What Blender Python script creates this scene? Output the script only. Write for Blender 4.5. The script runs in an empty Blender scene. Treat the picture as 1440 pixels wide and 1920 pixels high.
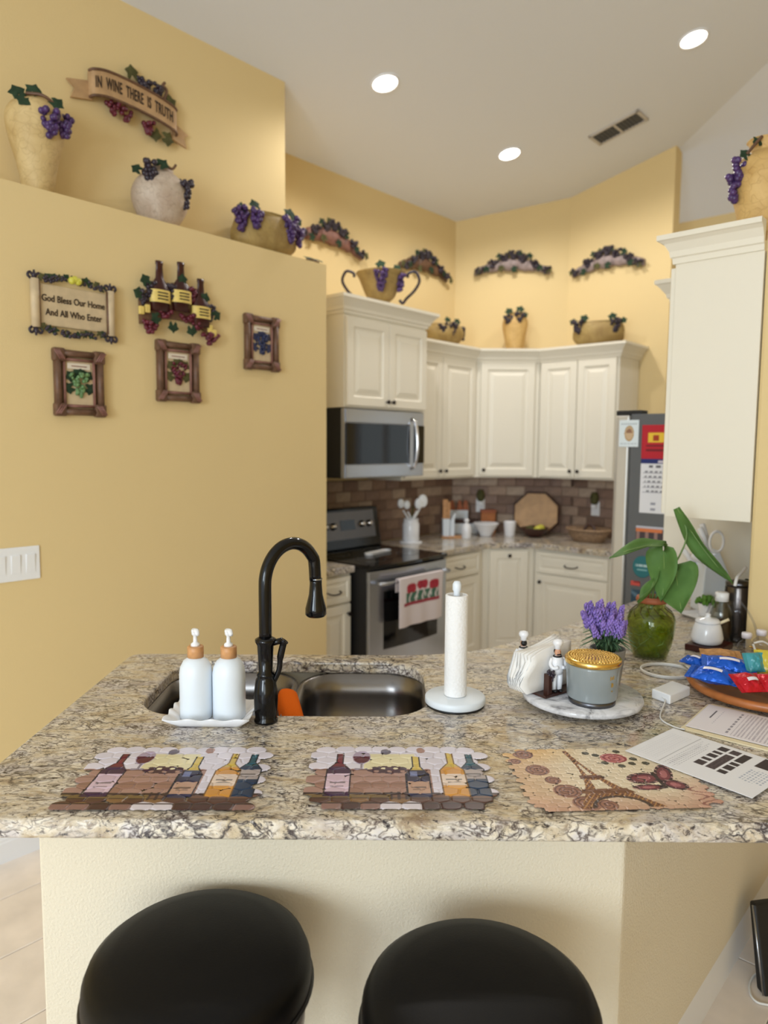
import bpy, bmesh, math, random
import numpy as np
from mathutils import Matrix, Vector, noise as mnoise

rnd = random.Random(11)
SC = bpy.context.scene
COL = SC.collection
PI = math.pi
def RAD(a): return math.radians(a)

# ------------------------------------------------------------------ camera
F, EYE = 1331.0, 1.62                       # focal length in px of a 1440x1920 frame, eye height
PITCH, ROLL = math.atan((960 - 838) / F), 0.007
_fw = Vector((0, math.cos(PITCH), -math.sin(PITCH)))
_u0 = Vector((0, math.sin(PITCH), math.cos(PITCH)))
_r0 = Vector((1, 0, 0))
CR = (_r0 * math.cos(ROLL) + _u0 * math.sin(ROLL)).normalized()
CU = (_u0 * math.cos(ROLL) - _r0 * math.sin(ROLL)).normalized()
cd = bpy.data.cameras.new('camera'); cam = bpy.data.objects.new('camera', cd); COL.objects.link(cam)
cd.sensor_fit = 'VERTICAL'; cd.sensor_height = 36.0; cd.lens = 36.0 * F / 1920.0
cd.clip_start = 0.05; cd.clip_end = 100
cam.matrix_world = Matrix(((CR.x, CU.x, -_fw.x, 0), (CR.y, CU.y, -_fw.y, 0), (CR.z, CU.z, -_fw.z, EYE), (0, 0, 0, 1)))
cd.dof.use_dof = True; cd.dof.focus_distance = 1.66; cd.dof.aperture_fstop = 2.5
SC.camera = cam

# ------------------------------------------------------------------ world, daylight, exposure
wd = bpy.data.worlds.new('world'); SC.world = wd; wd.use_nodes = True
wd.node_tree.nodes['Background'].inputs[0].default_value = (0.86, 0.93, 1.0, 1)
wd.node_tree.nodes['Background'].inputs[1].default_value = 1.15
def area(name, loc, target, sx, sy, power, col):
    l = bpy.data.lights.new(name, 'AREA'); l.shape = 'RECTANGLE'; l.size = sx; l.size_y = sy; l.energy = power; l.color = col
    o = bpy.data.objects.new(name, l); COL.objects.link(o); o.location = loc
    o.rotation_euler = (Vector(target) - Vector(loc)).to_track_quat('-Z', 'Y').to_euler()
    return o
area('daylight_patio_door', (-2.3, -3.0, 1.95), (0.1, 1.6, 0.9), 1.25, 1.7, 105, (0.78, 0.90, 1.0))
area('daylight_window_wide', (0.6, -3.6, 1.6), (0.3, 3.0, 2.6), 3.6, 2.0, 100, (0.80, 0.91, 1.0))
SC.view_settings.view_transform = 'Standard'; SC.view_settings.look = 'None'
SC.view_settings.exposure = 0.22; SC.view_settings.gamma = 1.0
SC.view_settings.use_curve_mapping = False

# ------------------------------------------------------------------ measuring: a sight line met with a plane of the room
ANG = 48.0                                   # the kitchen grid: u runs along the long left wall, w across to it
MK = Matrix.Rotation(RAD(ANG), 4, 'Z')
UH = Vector((math.cos(RAD(ANG)), math.sin(RAD(ANG)), 0)); WH = Vector((-UH.y, UH.x, 0)); ZH = Vector((0, 0, 1))
def K(u, w, z=0.0): return UH * u + WH * w + ZH * z
def _ray(x, y): return CR * ((x - 720) / F) + CU * (-(y - 960) / F) + _fw
def _on(x, y, n, d):
    o = Vector((0, 0, EYE)); r = _ray(x, y); return o + r * ((d - n.dot(o)) / n.dot(r))
def PZ(x, y, z=0.914): return _on(x, y, ZH, z)
def PY(x, y, Y): return _on(x, y, Vector((0, 1, 0)), Y)
def PW(x, y, w):
    p = _on(x, y, WH, w); return (p.dot(UH), p.z)
def PU(x, y, u):
    p = _on(x, y, UH, u); return (p.dot(WH), p.z)

# ------------------------------------------------------------------ materials
def lin(c):
    c = [x / 255.0 for x in c]
    return tuple(x / 12.92 if x <= 0.04045 else ((x + 0.055) / 1.055) ** 2.4 for x in c)
MATS = {}
def mat(name, rgb, rough=0.5, metal=0.0, spec=0.5, bump=0.0, bscale=60.0, var=0.0, vscale=8.0, **kw):
    m = bpy.data.materials.new(name); m.use_nodes = True; MATS[name] = m
    nt = m.node_tree; b = nt.nodes['Principled BSDF']
    c = lin(rgb) + (1,)
    b.inputs['Base Color'].default_value = c; b.inputs['Roughness'].default_value = rough
    b.inputs['Metallic'].default_value = metal; b.inputs['Specular IOR Level'].default_value = spec
    for k, v in kw.items(): b.inputs[k.replace('_', ' ')].default_value = v
    tc = nt.nodes.new('ShaderNodeTexCoord')
    if var > 0:
        n = nt.nodes.new('ShaderNodeTexNoise'); n.inputs['Scale'].default_value = vscale; n.inputs['Detail'].default_value = 6
        nt.links.new(tc.outputs['Object'], n.inputs['Vector'])
        r = nt.nodes.new('ShaderNodeValToRGB')
        r.color_ramp.elements[0].position = 0.3; r.color_ramp.elements[1].position = 0.7
        r.color_ramp.elements[0].color = tuple(x * (1 - var) for x in c[:3]) + (1,)
        r.color_ramp.elements[1].color = tuple(min(1, x * (1 + var)) for x in c[:3]) + (1,)
        nt.links.new(n.outputs['Fac'], r.inputs[0]); nt.links.new(r.outputs[0], b.inputs['Base Color'])
    if bump > 0:
        n2 = nt.nodes.new('ShaderNodeTexNoise'); n2.inputs['Scale'].default_value = bscale; n2.inputs['Detail'].default_value = 4
        nt.links.new(tc.outputs['Object'], n2.inputs['Vector'])
        bp = nt.nodes.new('ShaderNodeBump'); bp.inputs['Strength'].default_value = bump; bp.inputs['Distance'].default_value = 0.01
        nt.links.new(n2.outputs['Fac'], bp.inputs['Height']); nt.links.new(bp.outputs[0], b.inputs['Normal'])
    return m
def ramp(nt, stops, src, interp='LINEAR'):
    r = nt.nodes.new('ShaderNodeValToRGB'); r.color_ramp.interpolation = interp
    e = r.color_ramp.elements
    while len(e) < len(stops): e.new(0.5)
    for el, (p, c) in zip(e, stops):
        el.position = p; el.color = (lin(c) + (1,)) if len(c) == 3 else c
    nt.links.new(src, r.inputs[0]); return r.outputs[0]
def mixc(nt, fac, a, b, mode='MIX'):
    n = nt.nodes.new('ShaderNodeMix'); n.data_type = 'RGBA'; n.blend_type = mode
    if isinstance(fac, float): n.inputs[0].default_value = fac
    else: nt.links.new(fac, n.inputs[0])
    for s, i in ((a, 6), (b, 7)):
        if isinstance(s, tuple): n.inputs[i].default_value = lin(s) + (1,)
        else: nt.links.new(s, n.inputs[i])
    return n.outputs[2]
def tex_noise(nt, vec, scale, detail=6, rough=0.6, dist=0.0):
    n = nt.nodes.new('ShaderNodeTexNoise'); n.inputs['Scale'].default_value = scale; n.inputs['Detail'].default_value = detail
    n.inputs['Roughness'].default_value = rough; n.inputs['Distortion'].default_value = dist
    nt.links.new(vec, n.inputs['Vector']); return n.outputs['Fac']

mat('paint_gold', (228, 203, 150), 0.75, spec=0.25, bump=0.10, bscale=220)
mat('paint_pale', (228, 217, 194), 0.7, spec=0.3, bump=0.3, bscale=170)
mat('paint_ceiling', (230, 231, 234), 0.85, spec=0.2, bump=0.12, bscale=150)
mat('white_trim', (238, 238, 240), 0.35)
mat('cream', (236, 229, 212), 0.42, spec=0.4)
mat('bronze_dark', (38, 30, 26), 0.35, 0.6)
mat('black_gloss', (7, 7, 9), 0.14, spec=0.4)
mat('black_glass', (6, 6, 8), 0.05, spec=0.5)
mat('black_matte', (16, 15, 16), 0.5)
mat('steel', (178, 182, 190), 0.26, 1.0)
mat('steel_dark', (104, 104, 108), 0.30, 1.0)
mat('sink_steel', (128, 124, 121), 0.27, 1.0, bump=0.03, bscale=400)
mat('chrome', (225, 225, 228), 0.08, 1.0)
mat('white_ceramic', (240, 240, 243), 0.16)
mat('white_matte', (232, 240, 248), 0.4)
mat('white_plastic', (240, 240, 240), 0.3)
mat('paper_towel', (244, 243, 242), 0.9, spec=0.1, bump=0.35, bscale=140)
mat('napkin', (244, 241, 236), 0.9, spec=0.1, bump=0.1, bscale=60)
mat('paper', (240, 238, 240), 0.75, spec=0.2)
mat('manila', (236, 222, 186), 0.7)
mat('bamboo', (205, 150, 98), 0.45, var=0.18, vscale=40)
mat('wood_honey', (176, 106, 54), 0.35, var=0.2, vscale=25)
mat('wood_board', (190, 150, 104), 0.5, var=0.14, vscale=18)
mat('wood_dark', (62, 34, 26), 0.35, var=0.2, vscale=20)
mat('mahogany', (58, 20, 16), 0.28, var=0.2, vscale=16)
mat('leather', (10, 9, 9), 0.45, spec=0.2, bump=0.05, bscale=300)
mat('leather_piping', (14, 12, 12), 0.4)
mat('orange_cloth', (236, 110, 30), 0.95, spec=0.05, bump=0.5, bscale=320)
mat('fridge_steel', (204, 200, 192), 0.35, 0.35)
mat('fridge_side', (98, 102, 108), 0.35, 0.3)
mat('grape_purple', (74, 48, 100), 0.3, var=0.35, vscale=60)
mat('grape_dark', (48, 38, 50), 0.35, var=0.35, vscale=60)
mat('grape_wine', (98, 26, 44), 0.35, var=0.35, vscale=60)
mat('grape_green', (104, 138, 88), 0.35, var=0.3, vscale=60)
mat('grape_blue', (40, 48, 84), 0.35, var=0.3, vscale=60)
mat('leaf_dark', (46, 64, 46), 0.7, spec=0.15, var=0.3, vscale=40)
mat('leaf_olive', (86, 84, 52), 0.7, spec=0.15, var=0.3, vscale=40)
mat('leaf_plant', (88, 124, 62), 0.55, spec=0.25, var=0.16, vscale=14)
mat('leaf_pale', (120, 150, 80), 0.4)
mat('stem_green', (110, 140, 80), 0.5)
mat('lav_flower', (138, 114, 190), 0.8, var=0.4, vscale=90)
mat('lav_leaf', (84, 118, 84), 0.7, var=0.3, vscale=60)
mat('moss', (150, 158, 66), 0.9, bump=0.5, bscale=120, var=0.4, vscale=70)
mat('succulent', (86, 136, 38), 0.6, var=0.3, vscale=90)
mat('resin_tan', (186, 150, 108), 0.55, var=0.16, vscale=20)
mat('resin_brown', (104, 74, 54), 0.5, var=0.3, vscale=35)
mat('resin_cream', (206, 184, 148), 0.55, var=0.1, vscale=25)
mat('resin_rose', (138, 96, 84), 0.55, var=0.25, vscale=28)
mat('resin_grey', (150, 132, 128), 0.55, var=0.3, vscale=28)
mat('label_yellow', (226, 200, 112), 0.5, var=0.12, vscale=60)
mat('label_white', (226, 214, 196), 0.5)
mat('ink_dark', (52, 38, 30), 0.6)
mat('gold', (226, 190, 110), 0.22, 1.0)
mat('candle_grey', (142, 150, 152), 0.12, spec=0.6)
mat('pot_grey', (140, 138, 134), 0.6, var=0.1)
mat('terracotta', (168, 96, 62), 0.6)
mat('cable_white', (228, 226, 222), 0.5)
mat('skin', (214, 160, 128), 0.5)
mat('bag_blue', (18, 92, 206), 0.14, 0.35, bump=0.5, bscale=60)
mat('bag_red', (200, 20, 40), 0.15, 0.3, bump=0.5, bscale=60)
mat('bag_teal', (62, 150, 160), 0.25, bump=0.2, bscale=60)
mat('bag_yellow', (206, 186, 62), 0.25, bump=0.2, bscale=60)
mat('cookie', (188, 138, 84), 0.7, var=0.3, vscale=50)
mat('wicker', (150, 122, 94), 0.7, bump=0.6, bscale=90, var=0.3, vscale=60)
mat('fruit_yellow', (206, 200, 74), 0.4)
mat('vent_white', (196, 188, 178), 0.5)
mat('vent_dark', (78, 78, 80), 0.6)
mat('grout', (150, 134, 118), 0.9)
mat('grout_dark', (134, 112, 96), 0.9)
mat('kettle_dark', (92, 86, 82), 0.25, 0.85)
mat('liquid_brown', (74, 40, 12), 0.05, spec=0.5, Transmission_Weight=0.5)
mat('pearl_cap', (232, 226, 232), 0.3)
for i, c in enumerate([(150, 122, 104), (136, 108, 92), (166, 140, 120), (142, 116, 102), (124, 98, 82), (178, 156, 136)]):
    mat('splash_%d' % i, c, 0.6, bump=0.35, bscale=40, var=0.16, vscale=22)
for i, c in enumerate([(222, 204, 186), (214, 196, 178), (228, 212, 194)]):
    mat('travertine_%d' % i, (min(255, c[0] + 16), min(255, c[1] + 22), min(255, c[2] + 28)), 0.3, var=0.10, vscale=7, bump=0.02, bscale=30)

def vase_stone(name, a, b, crack):
    m = mat(name, a, 0.6); nt = m.node_tree; bs = nt.nodes['Principled BSDF']
    tc = nt.nodes.new('ShaderNodeTexCoord')
    n1 = tex_noise(nt, tc.outputs['Object'], 9, 6, 0.6, 0.6)
    base = ramp(nt, [(0.35, a), (0.65, b)], n1)
    vo = nt.nodes.new('ShaderNodeTexVoronoi'); vo.feature = 'DISTANCE_TO_EDGE'; vo.inputs['Scale'].default_value = 24
    n3 = nt.nodes.new('ShaderNodeTexNoise'); n3.inputs['Scale'].default_value = 9
    nt.links.new(tc.outputs['Object'], n3.inputs['Vector'])
    mv = nt.nodes.new('ShaderNodeMix'); mv.data_type = 'VECTOR'; mv.inputs[0].default_value = 0.25
    nt.links.new(tc.outputs['Object'], mv.inputs[4]); nt.links.new(n3.outputs['Color'], mv.inputs[5])
    nt.links.new(mv.outputs[1], vo.inputs['Vector'])
    edge = ramp(nt, [(0.0, (0, 0, 0)), (0.05, (255, 255, 255))], vo.outputs['Distance'])
    col = mixc(nt, edge, crack, base)
    mm = mixc(nt, 0.3, base, col)
    nt.links.new(mm, bs.inputs['Base Color'])
    bp = nt.nodes.new('ShaderNodeBump'); bp.inputs['Strength'].default_value = 0.25; bp.inputs['Distance'].default_value = 0.004
    nt.links.new(edge, bp.inputs['Height']); nt.links.new(bp.outputs[0], bs.inputs['Normal'])
    return m
vase_stone('vase_cream', (214, 188, 134), (190, 160, 104), (150, 120, 76))
vase_stone('vase_white', (206, 190, 172), (182, 160, 140), (120, 98, 80))
vase_stone('vase_olive', (172, 146, 88), (146, 118, 66), (110, 88, 48))
vase_stone('vase_gold', (220, 184, 118), (196, 156, 90), (158, 118, 66))

def granite(name):
    m = mat(name, (200, 180, 150), 0.09, spec=0.5); nt = m.node_tree; b = nt.nodes['Principled BSDF']
    tc = nt.nodes.new('ShaderNodeTexCoord')
    mp = nt.nodes.new('ShaderNodeMapping'); nt.links.new(tc.outputs['Object'], mp.inputs['Vector'])
    mp.inputs['Rotation'].default_value = (0.3, 0.2, RAD(24)); mp.inputs['Scale'].default_value = (0.85, 1.7, 1.2)
    v = mp.outputs['Vector']
    def warp(vec, sc, amt, det=4):
        n = nt.nodes.new('ShaderNodeTexNoise'); n.inputs['Scale'].default_value = sc; n.inputs['Detail'].default_value = det
        nt.links.new(vec, n.inputs['Vector'])
        w_ = nt.nodes.new('ShaderNodeMix'); w_.data_type = 'VECTOR'; w_.inputs[0].default_value = amt
        nt.links.new(vec, w_.inputs[4]); nt.links.new(n.outputs['Color'], w_.inputs[5]); return w_.outputs[1]
    v2 = warp(v, 5, 0.10); v3 = warp(v2, 30, 0.045, 4)
    # cream, honey and grey-lilac ground
    c = ramp(nt, [(0.30, (146, 124, 104)), (0.42, (200, 182, 152)), (0.54, (232, 222, 204)), (0.66, (220, 214, 212)), (0.78, (188, 182, 188))], tex_noise(nt, v2, 11, 8, 0.72, 0.4))
    gold = ramp(nt, [(0.56, (0, 0, 0)), (0.70, (210, 210, 210))], tex_noise(nt, v2, 7.5, 6, 0.65, 0.8)); c = mixc(nt, gold, c, (226, 204, 154))
    lil = ramp(nt, [(0.50, (0, 0, 0)), (0.62, (200, 200, 200))], tex_noise(nt, v2, 4.3, 5, 0.7, 1.2)); c = mixc(nt, lil, c, (198, 192, 198))
    # brown smudges
    br = ramp(nt, [(0.54, (0, 0, 0)), (0.63, (190, 190, 190))], tex_noise(nt, v3, 26, 6, 0.72, 0.6)); c = mixc(nt, br, c, (128, 104, 88))
    # dark broken veins round the crystals
    for sc, w0, col, p0, ps in ((24, 0.085, (50, 44, 50), 0.46, 7.0), (58, 0.14, (84, 70, 66), 0.44, 11.0)):
        vo = nt.nodes.new('ShaderNodeTexVoronoi'); vo.feature = 'DISTANCE_TO_EDGE'; vo.inputs['Scale'].default_value = sc
        nt.links.new(v3, vo.inputs['Vector'])
        vein = ramp(nt, [(0.0, (255, 255, 255)), (w0 * 0.45, (190, 190, 190)), (w0, (0, 0, 0))], vo.outputs['Distance'])
        patch = ramp(nt, [(p0, (0, 0, 0)), (p0 + 0.12, (255, 255, 255))], tex_noise(nt, v2, ps, 5, 0.65, 0.5))
        c = mixc(nt, mixc(nt, 1.0, vein, patch, 'MULTIPLY'), c, col)
    # black mica flecks in drifts, fine pepper
    blk = ramp(nt, [(0.56, (0, 0, 0)), (0.61, (255, 255, 255))], tex_noise(nt, v2, 40, 8, 0.80, 0.3)); c = mixc(nt, blk, c, (46, 40, 46))
    spk = ramp(nt, [(0.58, (0, 0, 0)), (0.64, (240, 240, 240))], tex_noise(nt, v2, 78, 5, 0.72, 0.5)); c = mixc(nt, spk, c, (70, 58, 56))
    wht = ramp(nt, [(0.60, (0, 0, 0)), (0.68, (220, 220, 220))], tex_noise(nt, v3, 52, 4, 0.7, 0.4)); c = mixc(nt, wht, c, (240, 234, 226))
    nt.links.new(c, b.inputs['Base Color'])
    return m
granite('granite')

def marble():
    m = mat('marble', (214, 214, 218), 0.08); nt = m.node_tree; b = nt.nodes['Principled BSDF']
    tc = nt.nodes.new('ShaderNodeTexCoord')
    f = tex_noise(nt, tc.outputs['Object'], 14, 8, 0.65, 1.6)
    nt.links.new(ramp(nt, [(0.32, (120, 120, 126)), (0.45, (196, 196, 200)), (0.6, (226, 226, 230))], f), b.inputs['Base Color'])
marble()

def thin_glass(name, tint, refl=0.9):
    """a thin clear wall: lets light straight through, mirrors a little at grazing angles"""
    m = bpy.data.materials.new(name); m.use_nodes = True; MATS[name] = m; nt = m.node_tree; nt.nodes.clear()
    out = nt.nodes.new('ShaderNodeOutputMaterial'); tr = nt.nodes.new('ShaderNodeBsdfTransparent'); gl = nt.nodes.new('ShaderNodeBsdfGlossy'); mx = nt.nodes.new('ShaderNodeMixShader'); lw = nt.nodes.new('ShaderNodeLayerWeight'); pw_ = nt.nodes.new('ShaderNodeMath'); pw_.operation = 'POWER'; pw_.inputs[1].default_value = 3.0; fr = nt.nodes.new('ShaderNodeMath'); fr.operation = 'MULTIPLY_ADD'; fr.inputs[1].default_value = 0.5; fr.inputs[2].default_value = 0.04
    tr.inputs[0].default_value = lin(tint) + (1,); gl.inputs['Roughness'].default_value = 0.03; gl.inputs[0].default_value = (refl, refl, refl, 1); lw.inputs[0].default_value = 0.5
    nt.links.new(lw.outputs['Facing'], pw_.inputs[0]); nt.links.new(pw_.outputs[0], fr.inputs[0])
    nt.links.new(fr.outputs[0], mx.inputs[0]); nt.links.new(tr.outputs[0], mx.inputs[1]); nt.links.new(gl.outputs[0], mx.inputs[2]); nt.links.new(mx.outputs[0], out.inputs[0])
thin_glass('glass_green', (226, 232, 196)); thin_glass('glass', (244, 246, 244)); thin_glass('plastic_clear', (236, 236, 240))
def print_mat(name, rough):
    m = mat(name, (255, 255, 255), rough, spec=0.4); nt = m.node_tree
    a = nt.nodes.new('ShaderNodeVertexColor'); a.layer_name = 'Col'
    nt.links.new(a.outputs['Color'], nt.nodes['Principled BSDF'].inputs['Base Color'])
print_mat('print_paper', 0.6); print_mat('print_mat', 0.3); print_mat('print_cloth', 0.9)

m = mat('lamp_glow', (255, 250, 240), 0.5); m.node_tree.nodes['Principled BSDF'].inputs['Emission Color'].default_value = (1, 0.97, 0.9, 1)
m.node_tree.nodes['Principled BSDF'].inputs['Emission Strength'].default_value = 9.0

# ------------------------------------------------------------------ mesh building
MW = {}
def mw(o): return MW.get(o.name, Matrix.Identity(4)) if o else Matrix.Identity(4)
def tag(o, label=None, cat=None, group=None, kind=None):
    if label: o['label'] = label
    if cat: o['category'] = cat
    if group: o['group'] = group
    if kind: o['kind'] = kind
    return o
def thing(name, label, cat, loc=(0, 0, 0), rz=0.0, group=None, M=None):
    o = bpy.data.objects.new(name, None); COL.objects.link(o); o.empty_display_size = 0.05
    M = M or (Matrix.Translation(Vector(loc)) @ Matrix.Rotation(RAD(rz), 4, 'Z'))
    o.matrix_basis = M; MW[o.name] = M
    return tag(o, label, cat, group)
def catmull(pts, n=6):
    pts = [Vector(p) for p in pts]; out = []
    for i in range(len(pts) - 1):
        p0, p1, p2, p3 = pts[max(i - 1, 0)], pts[i], pts[i + 1], pts[min(i + 2, len(pts) - 1)]
        for k in range(n):
            t = k / n
            out.append(0.5 * ((2 * p1) + (p2 - p0) * t + (2 * p0 - 5 * p1 + 4 * p2 - p3) * t * t + (3 * p1 - p0 - 3 * p2 + p3) * t ** 3))
    out.append(pts[-1]); return out
class MB:
    def __init__(s): s.v = []; s.f = []; s.sm = []
    def add(s, vs, fs, smooth=False, M=None):
        o = len(s.v)
        s.v += [tuple(M @ Vector(p)) for p in vs] if M else [tuple(p) for p in vs]
        s.f += [tuple(i + o for i in f) for f in fs]; s.sm += [smooth] * len(fs); return s
    def box(s, x0, x1, y0, y1, z0, z1, M=None):
        return s.add([(x0, y0, z0), (x1, y0, z0), (x1, y1, z0), (x0, y1, z0), (x0, y0, z1), (x1, y0, z1), (x1, y1, z1), (x0, y1, z1)],
                     [(0, 3, 2, 1), (4, 5, 6, 7), (0, 1, 5, 4), (1, 2, 6, 5), (2, 3, 7, 6), (3, 0, 4, 7)], False, M)
    def lathe(s, prof, c=(0, 0, 0), seg=28, M=None, sx=1.0, sy=1.0, smooth=True, cap=True, a0=0.0, wob=None):
        vs = []; n = len(prof)
        for i in range(seg):
            a = 2 * PI * i / seg + a0
            for j, (r, z) in enumerate(prof):
                q = r * (wob(a, j) if wob else 1)
                vs.append((c[0] + q * sx * math.cos(a), c[1] + q * sy * math.sin(a), c[2] + z))
        fs = []
        for i in range(seg):
            k = (i + 1) % seg
            for j in range(n - 1): fs.append((i * n + j, k * n + j, k * n + j + 1, i * n + j + 1))
        if cap:
            fs.append(tuple(i * n for i in range(seg))[::-1]); fs.append(tuple(i * n + n - 1 for i in range(seg)))
        return s.add(vs, fs, smooth, M)
    def tube(s, pts, r, seg=8, closed=False, M=None, flat=1.0):
        pts = [Vector(p) for p in pts]; n = len(pts); rs = r if isinstance(r, (list, tuple)) else [r] * n
        vs = []; prev = None
        for i, p in enumerate(pts):
            a = pts[(i - 1) % n] if (i or closed) else p; b = pts[(i + 1) % n] if (i < n - 1 or closed) else p
            t = (b - a).normalized()
            if prev is None:
                ref = Vector((0, 0, 1)) if abs(t.z) < 0.9 else Vector((1, 0, 0)); nn = t.cross(ref).normalized()
            else: nn = (prev - t * prev.dot(t)).normalized()
            prev = nn; bb = t.cross(nn)
            for k in range(seg):
                q = 2 * PI * k / seg; vs.append(p + (nn * math.cos(q) + bb * math.sin(q) * flat) * rs[i])
        fs = []
        for i in range(n if closed else n - 1):
            j = (i + 1) % n
            for k in range(seg):
                l = (k + 1) % seg; fs.append((i * seg + k, i * seg + l, j * seg + l, j * seg + k))
        if not closed:
            fs.append(tuple(range(seg))[::-1]); fs.append(tuple((n - 1) * seg + k for k in range(seg)))
        return s.add(vs, fs, True, M)
    def prism(s, poly, z0, z1, M=None, smooth=False):
        n = len(poly)
        vs = [(p[0], p[1], z0) for p in poly] + [(p[0], p[1], z1) for p in poly]
        fs = [tuple(range(n))[::-1], tuple(range(n, 2 * n))] + [(i, (i + 1) % n, n + (i + 1) % n, n + i) for i in range(n)]
        return s.add(vs, fs, smooth, M)
    def sphere(s, c, r, seg=10, rings=6, M=None):
        r = r if isinstance(r, (tuple, list)) else (r, r, r)
        vs = [(c[0], c[1], c[2] - r[2])]
        for j in range(1, rings):
            p = PI * j / rings
            for i in range(seg):
                a = 2 * PI * i / seg
                vs.append((c[0] + r[0] * math.sin(p) * math.cos(a), c[1] + r[1] * math.sin(p) * math.sin(a), c[2] - r[2] * math.cos(p)))
        vs.append((c[0], c[1], c[2] + r[2])); e = len(vs) - 1; fs = []
        for i in range(seg):
            k = (i + 1) % seg
            fs.append((0, 1 + k, 1 + i)); fs.append((e, 1 + (rings - 2) * seg + i, 1 + (rings - 2) * seg + k))
            for j in range(rings - 2): fs.append((1 + j * seg + i, 1 + j * seg + k, 1 + (j + 1) * seg + k, 1 + (j + 1) * seg + i))
        return s.add(vs, fs, True, M)
    def loops(s, rings, closed=True, cap0=True, cap1=True, smooth=False, M=None):
        n = len(rings[0]); vs = [p for r in rings for p in r]; fs = []
        for i in range(len(rings) - 1):
            for k in range(n if closed else n - 1):
                l = (k + 1) % n; fs.append((i * n + k, i * n + l, (i + 1) * n + l, (i + 1) * n + k))
        if cap0: fs.append(tuple(range(n))[::-1])
        if cap1: fs.append(tuple((len(rings) - 1) * n + k for k in range(n)))
        return s.add(vs, fs, smooth, M)
    def panel(s, x0, x1, z0, z1, steps, M=None):
        """framed panel facing -y: steps = (inset, how far the ring stands out)"""
        rings = [[(x0 + i, -d, z0 + i), (x1 - i, -d, z0 + i), (x1 - i, -d, z1 - i), (x0 + i, -d, z1 - i)] for i, d in steps]
        return s.loops(rings, M=M)
    def tf(s, M): s.v = [tuple(M @ Vector(p)) for p in s.v]; return s
    def mesh(s, name):
        me = bpy.data.meshes.new(name); me.from_pydata(s.v, [], s.f); me.polygons.foreach_set('use_smooth', s.sm); me.update(); return me
    def build(s, name, material, parent=None, world=False, bevel=0.0, seg=2, sub=0, loc=None, rz=0.0, M=None):
        """world=True: the shape was given in room coordinates"""
        T = Matrix.Identity(4)
        if parent is None and (loc is not None or M is not None):
            T = M or (Matrix.Translation(Vector(loc)) @ Matrix.Rotation(RAD(rz), 4, 'Z'))
        if world: s.tf((mw(parent) if parent else T).inverted())
        me = s.mesh(name); me.materials.append(MATS[material] if isinstance(material, str) else material)
        o = bpy.data.objects.new(name, me); COL.objects.link(o)
        if parent: o.parent = parent; MW[o.name] = mw(parent)
        else: o.matrix_basis = T; MW[o.name] = T
        if bevel:
            b = o.modifiers.new('bevel', 'BEVEL'); b.width = bevel; b.segments = seg; b.limit_method = 'ANGLE'; b.angle_limit = RAD(40)
        if sub:
            b = o.modifiers.new('sub', 'SUBSURF'); b.levels = sub; b.render_levels = sub
        return o
def struct(o): return tag(o, kind='structure')
def place_copy(src, parent, T=None, material=None):
    o = src.copy(); COL.objects.link(o); o.parent = parent
    if T is not None: o.matrix_basis = T
    return o
def text_mesh(txt, size, depth, shear=0.0, spacing=1.0):
    c = bpy.data.curves.new('txt', 'FONT'); c.body = txt; c.size = size; c.extrude = depth; c.align_x = 'CENTER'; c.align_y = 'CENTER'
    c.shear = shear; c.space_character = spacing; c.resolution_u = 3; c.offset = size * 0.012
    o = bpy.data.objects.new('txt', c); COL.objects.link(o)
    me = bpy.data.meshes.new_from_object(o.evaluated_get(bpy.context.evaluated_depsgraph_get()))
    vs = [tuple(p.co) for p in me.vertices]; fs = [tuple(p.vertices) for p in me.polygons]
    bpy.data.objects.remove(o); bpy.data.curves.remove(c); bpy.data.meshes.remove(me)
    return vs, fs
def rrect(x0, x1, y0, y1, r, n=6):
    out = []
    for cx, cy, a0 in ((x1 - r, y1 - r, 0), (x0 + r, y1 - r, 90), (x0 + r, y0 + r, 180), (x1 - r, y0 + r, 270)):
        for k in range(n + 1):
            a = RAD(a0 + 90 * k / n); out.append((cx + r * math.cos(a), cy + r * math.sin(a)))
    return out
def sweep(path, prof, normal_right=True):
    """crown profile (out, z) carried along a plan path, mitred; one MB per straight run"""
    P = [Vector(p) for p in path]; offs = []
    def nrm(a, b):
        d = (b - a).normalized(); return Vector((d.y, -d.x))
    for i in range(len(P)):
        if i == 0: m = nrm(P[0], P[1])
        elif i == len(P) - 1: m = nrm(P[-2], P[-1])
        else:
            a, b = nrm(P[i - 1], P[i]), nrm(P[i], P[i + 1]); m = (a + b) / (1 + a.dot(b))
        offs.append(m)
    rings = [[(P[i].x + offs[i].x * o, P[i].y + offs[i].y * o, z) for o, z in prof] for i in range(len(P))]
    return [MB().loops([rings[i + 1], rings[i]]) for i in range(len(P) - 1)]
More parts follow.
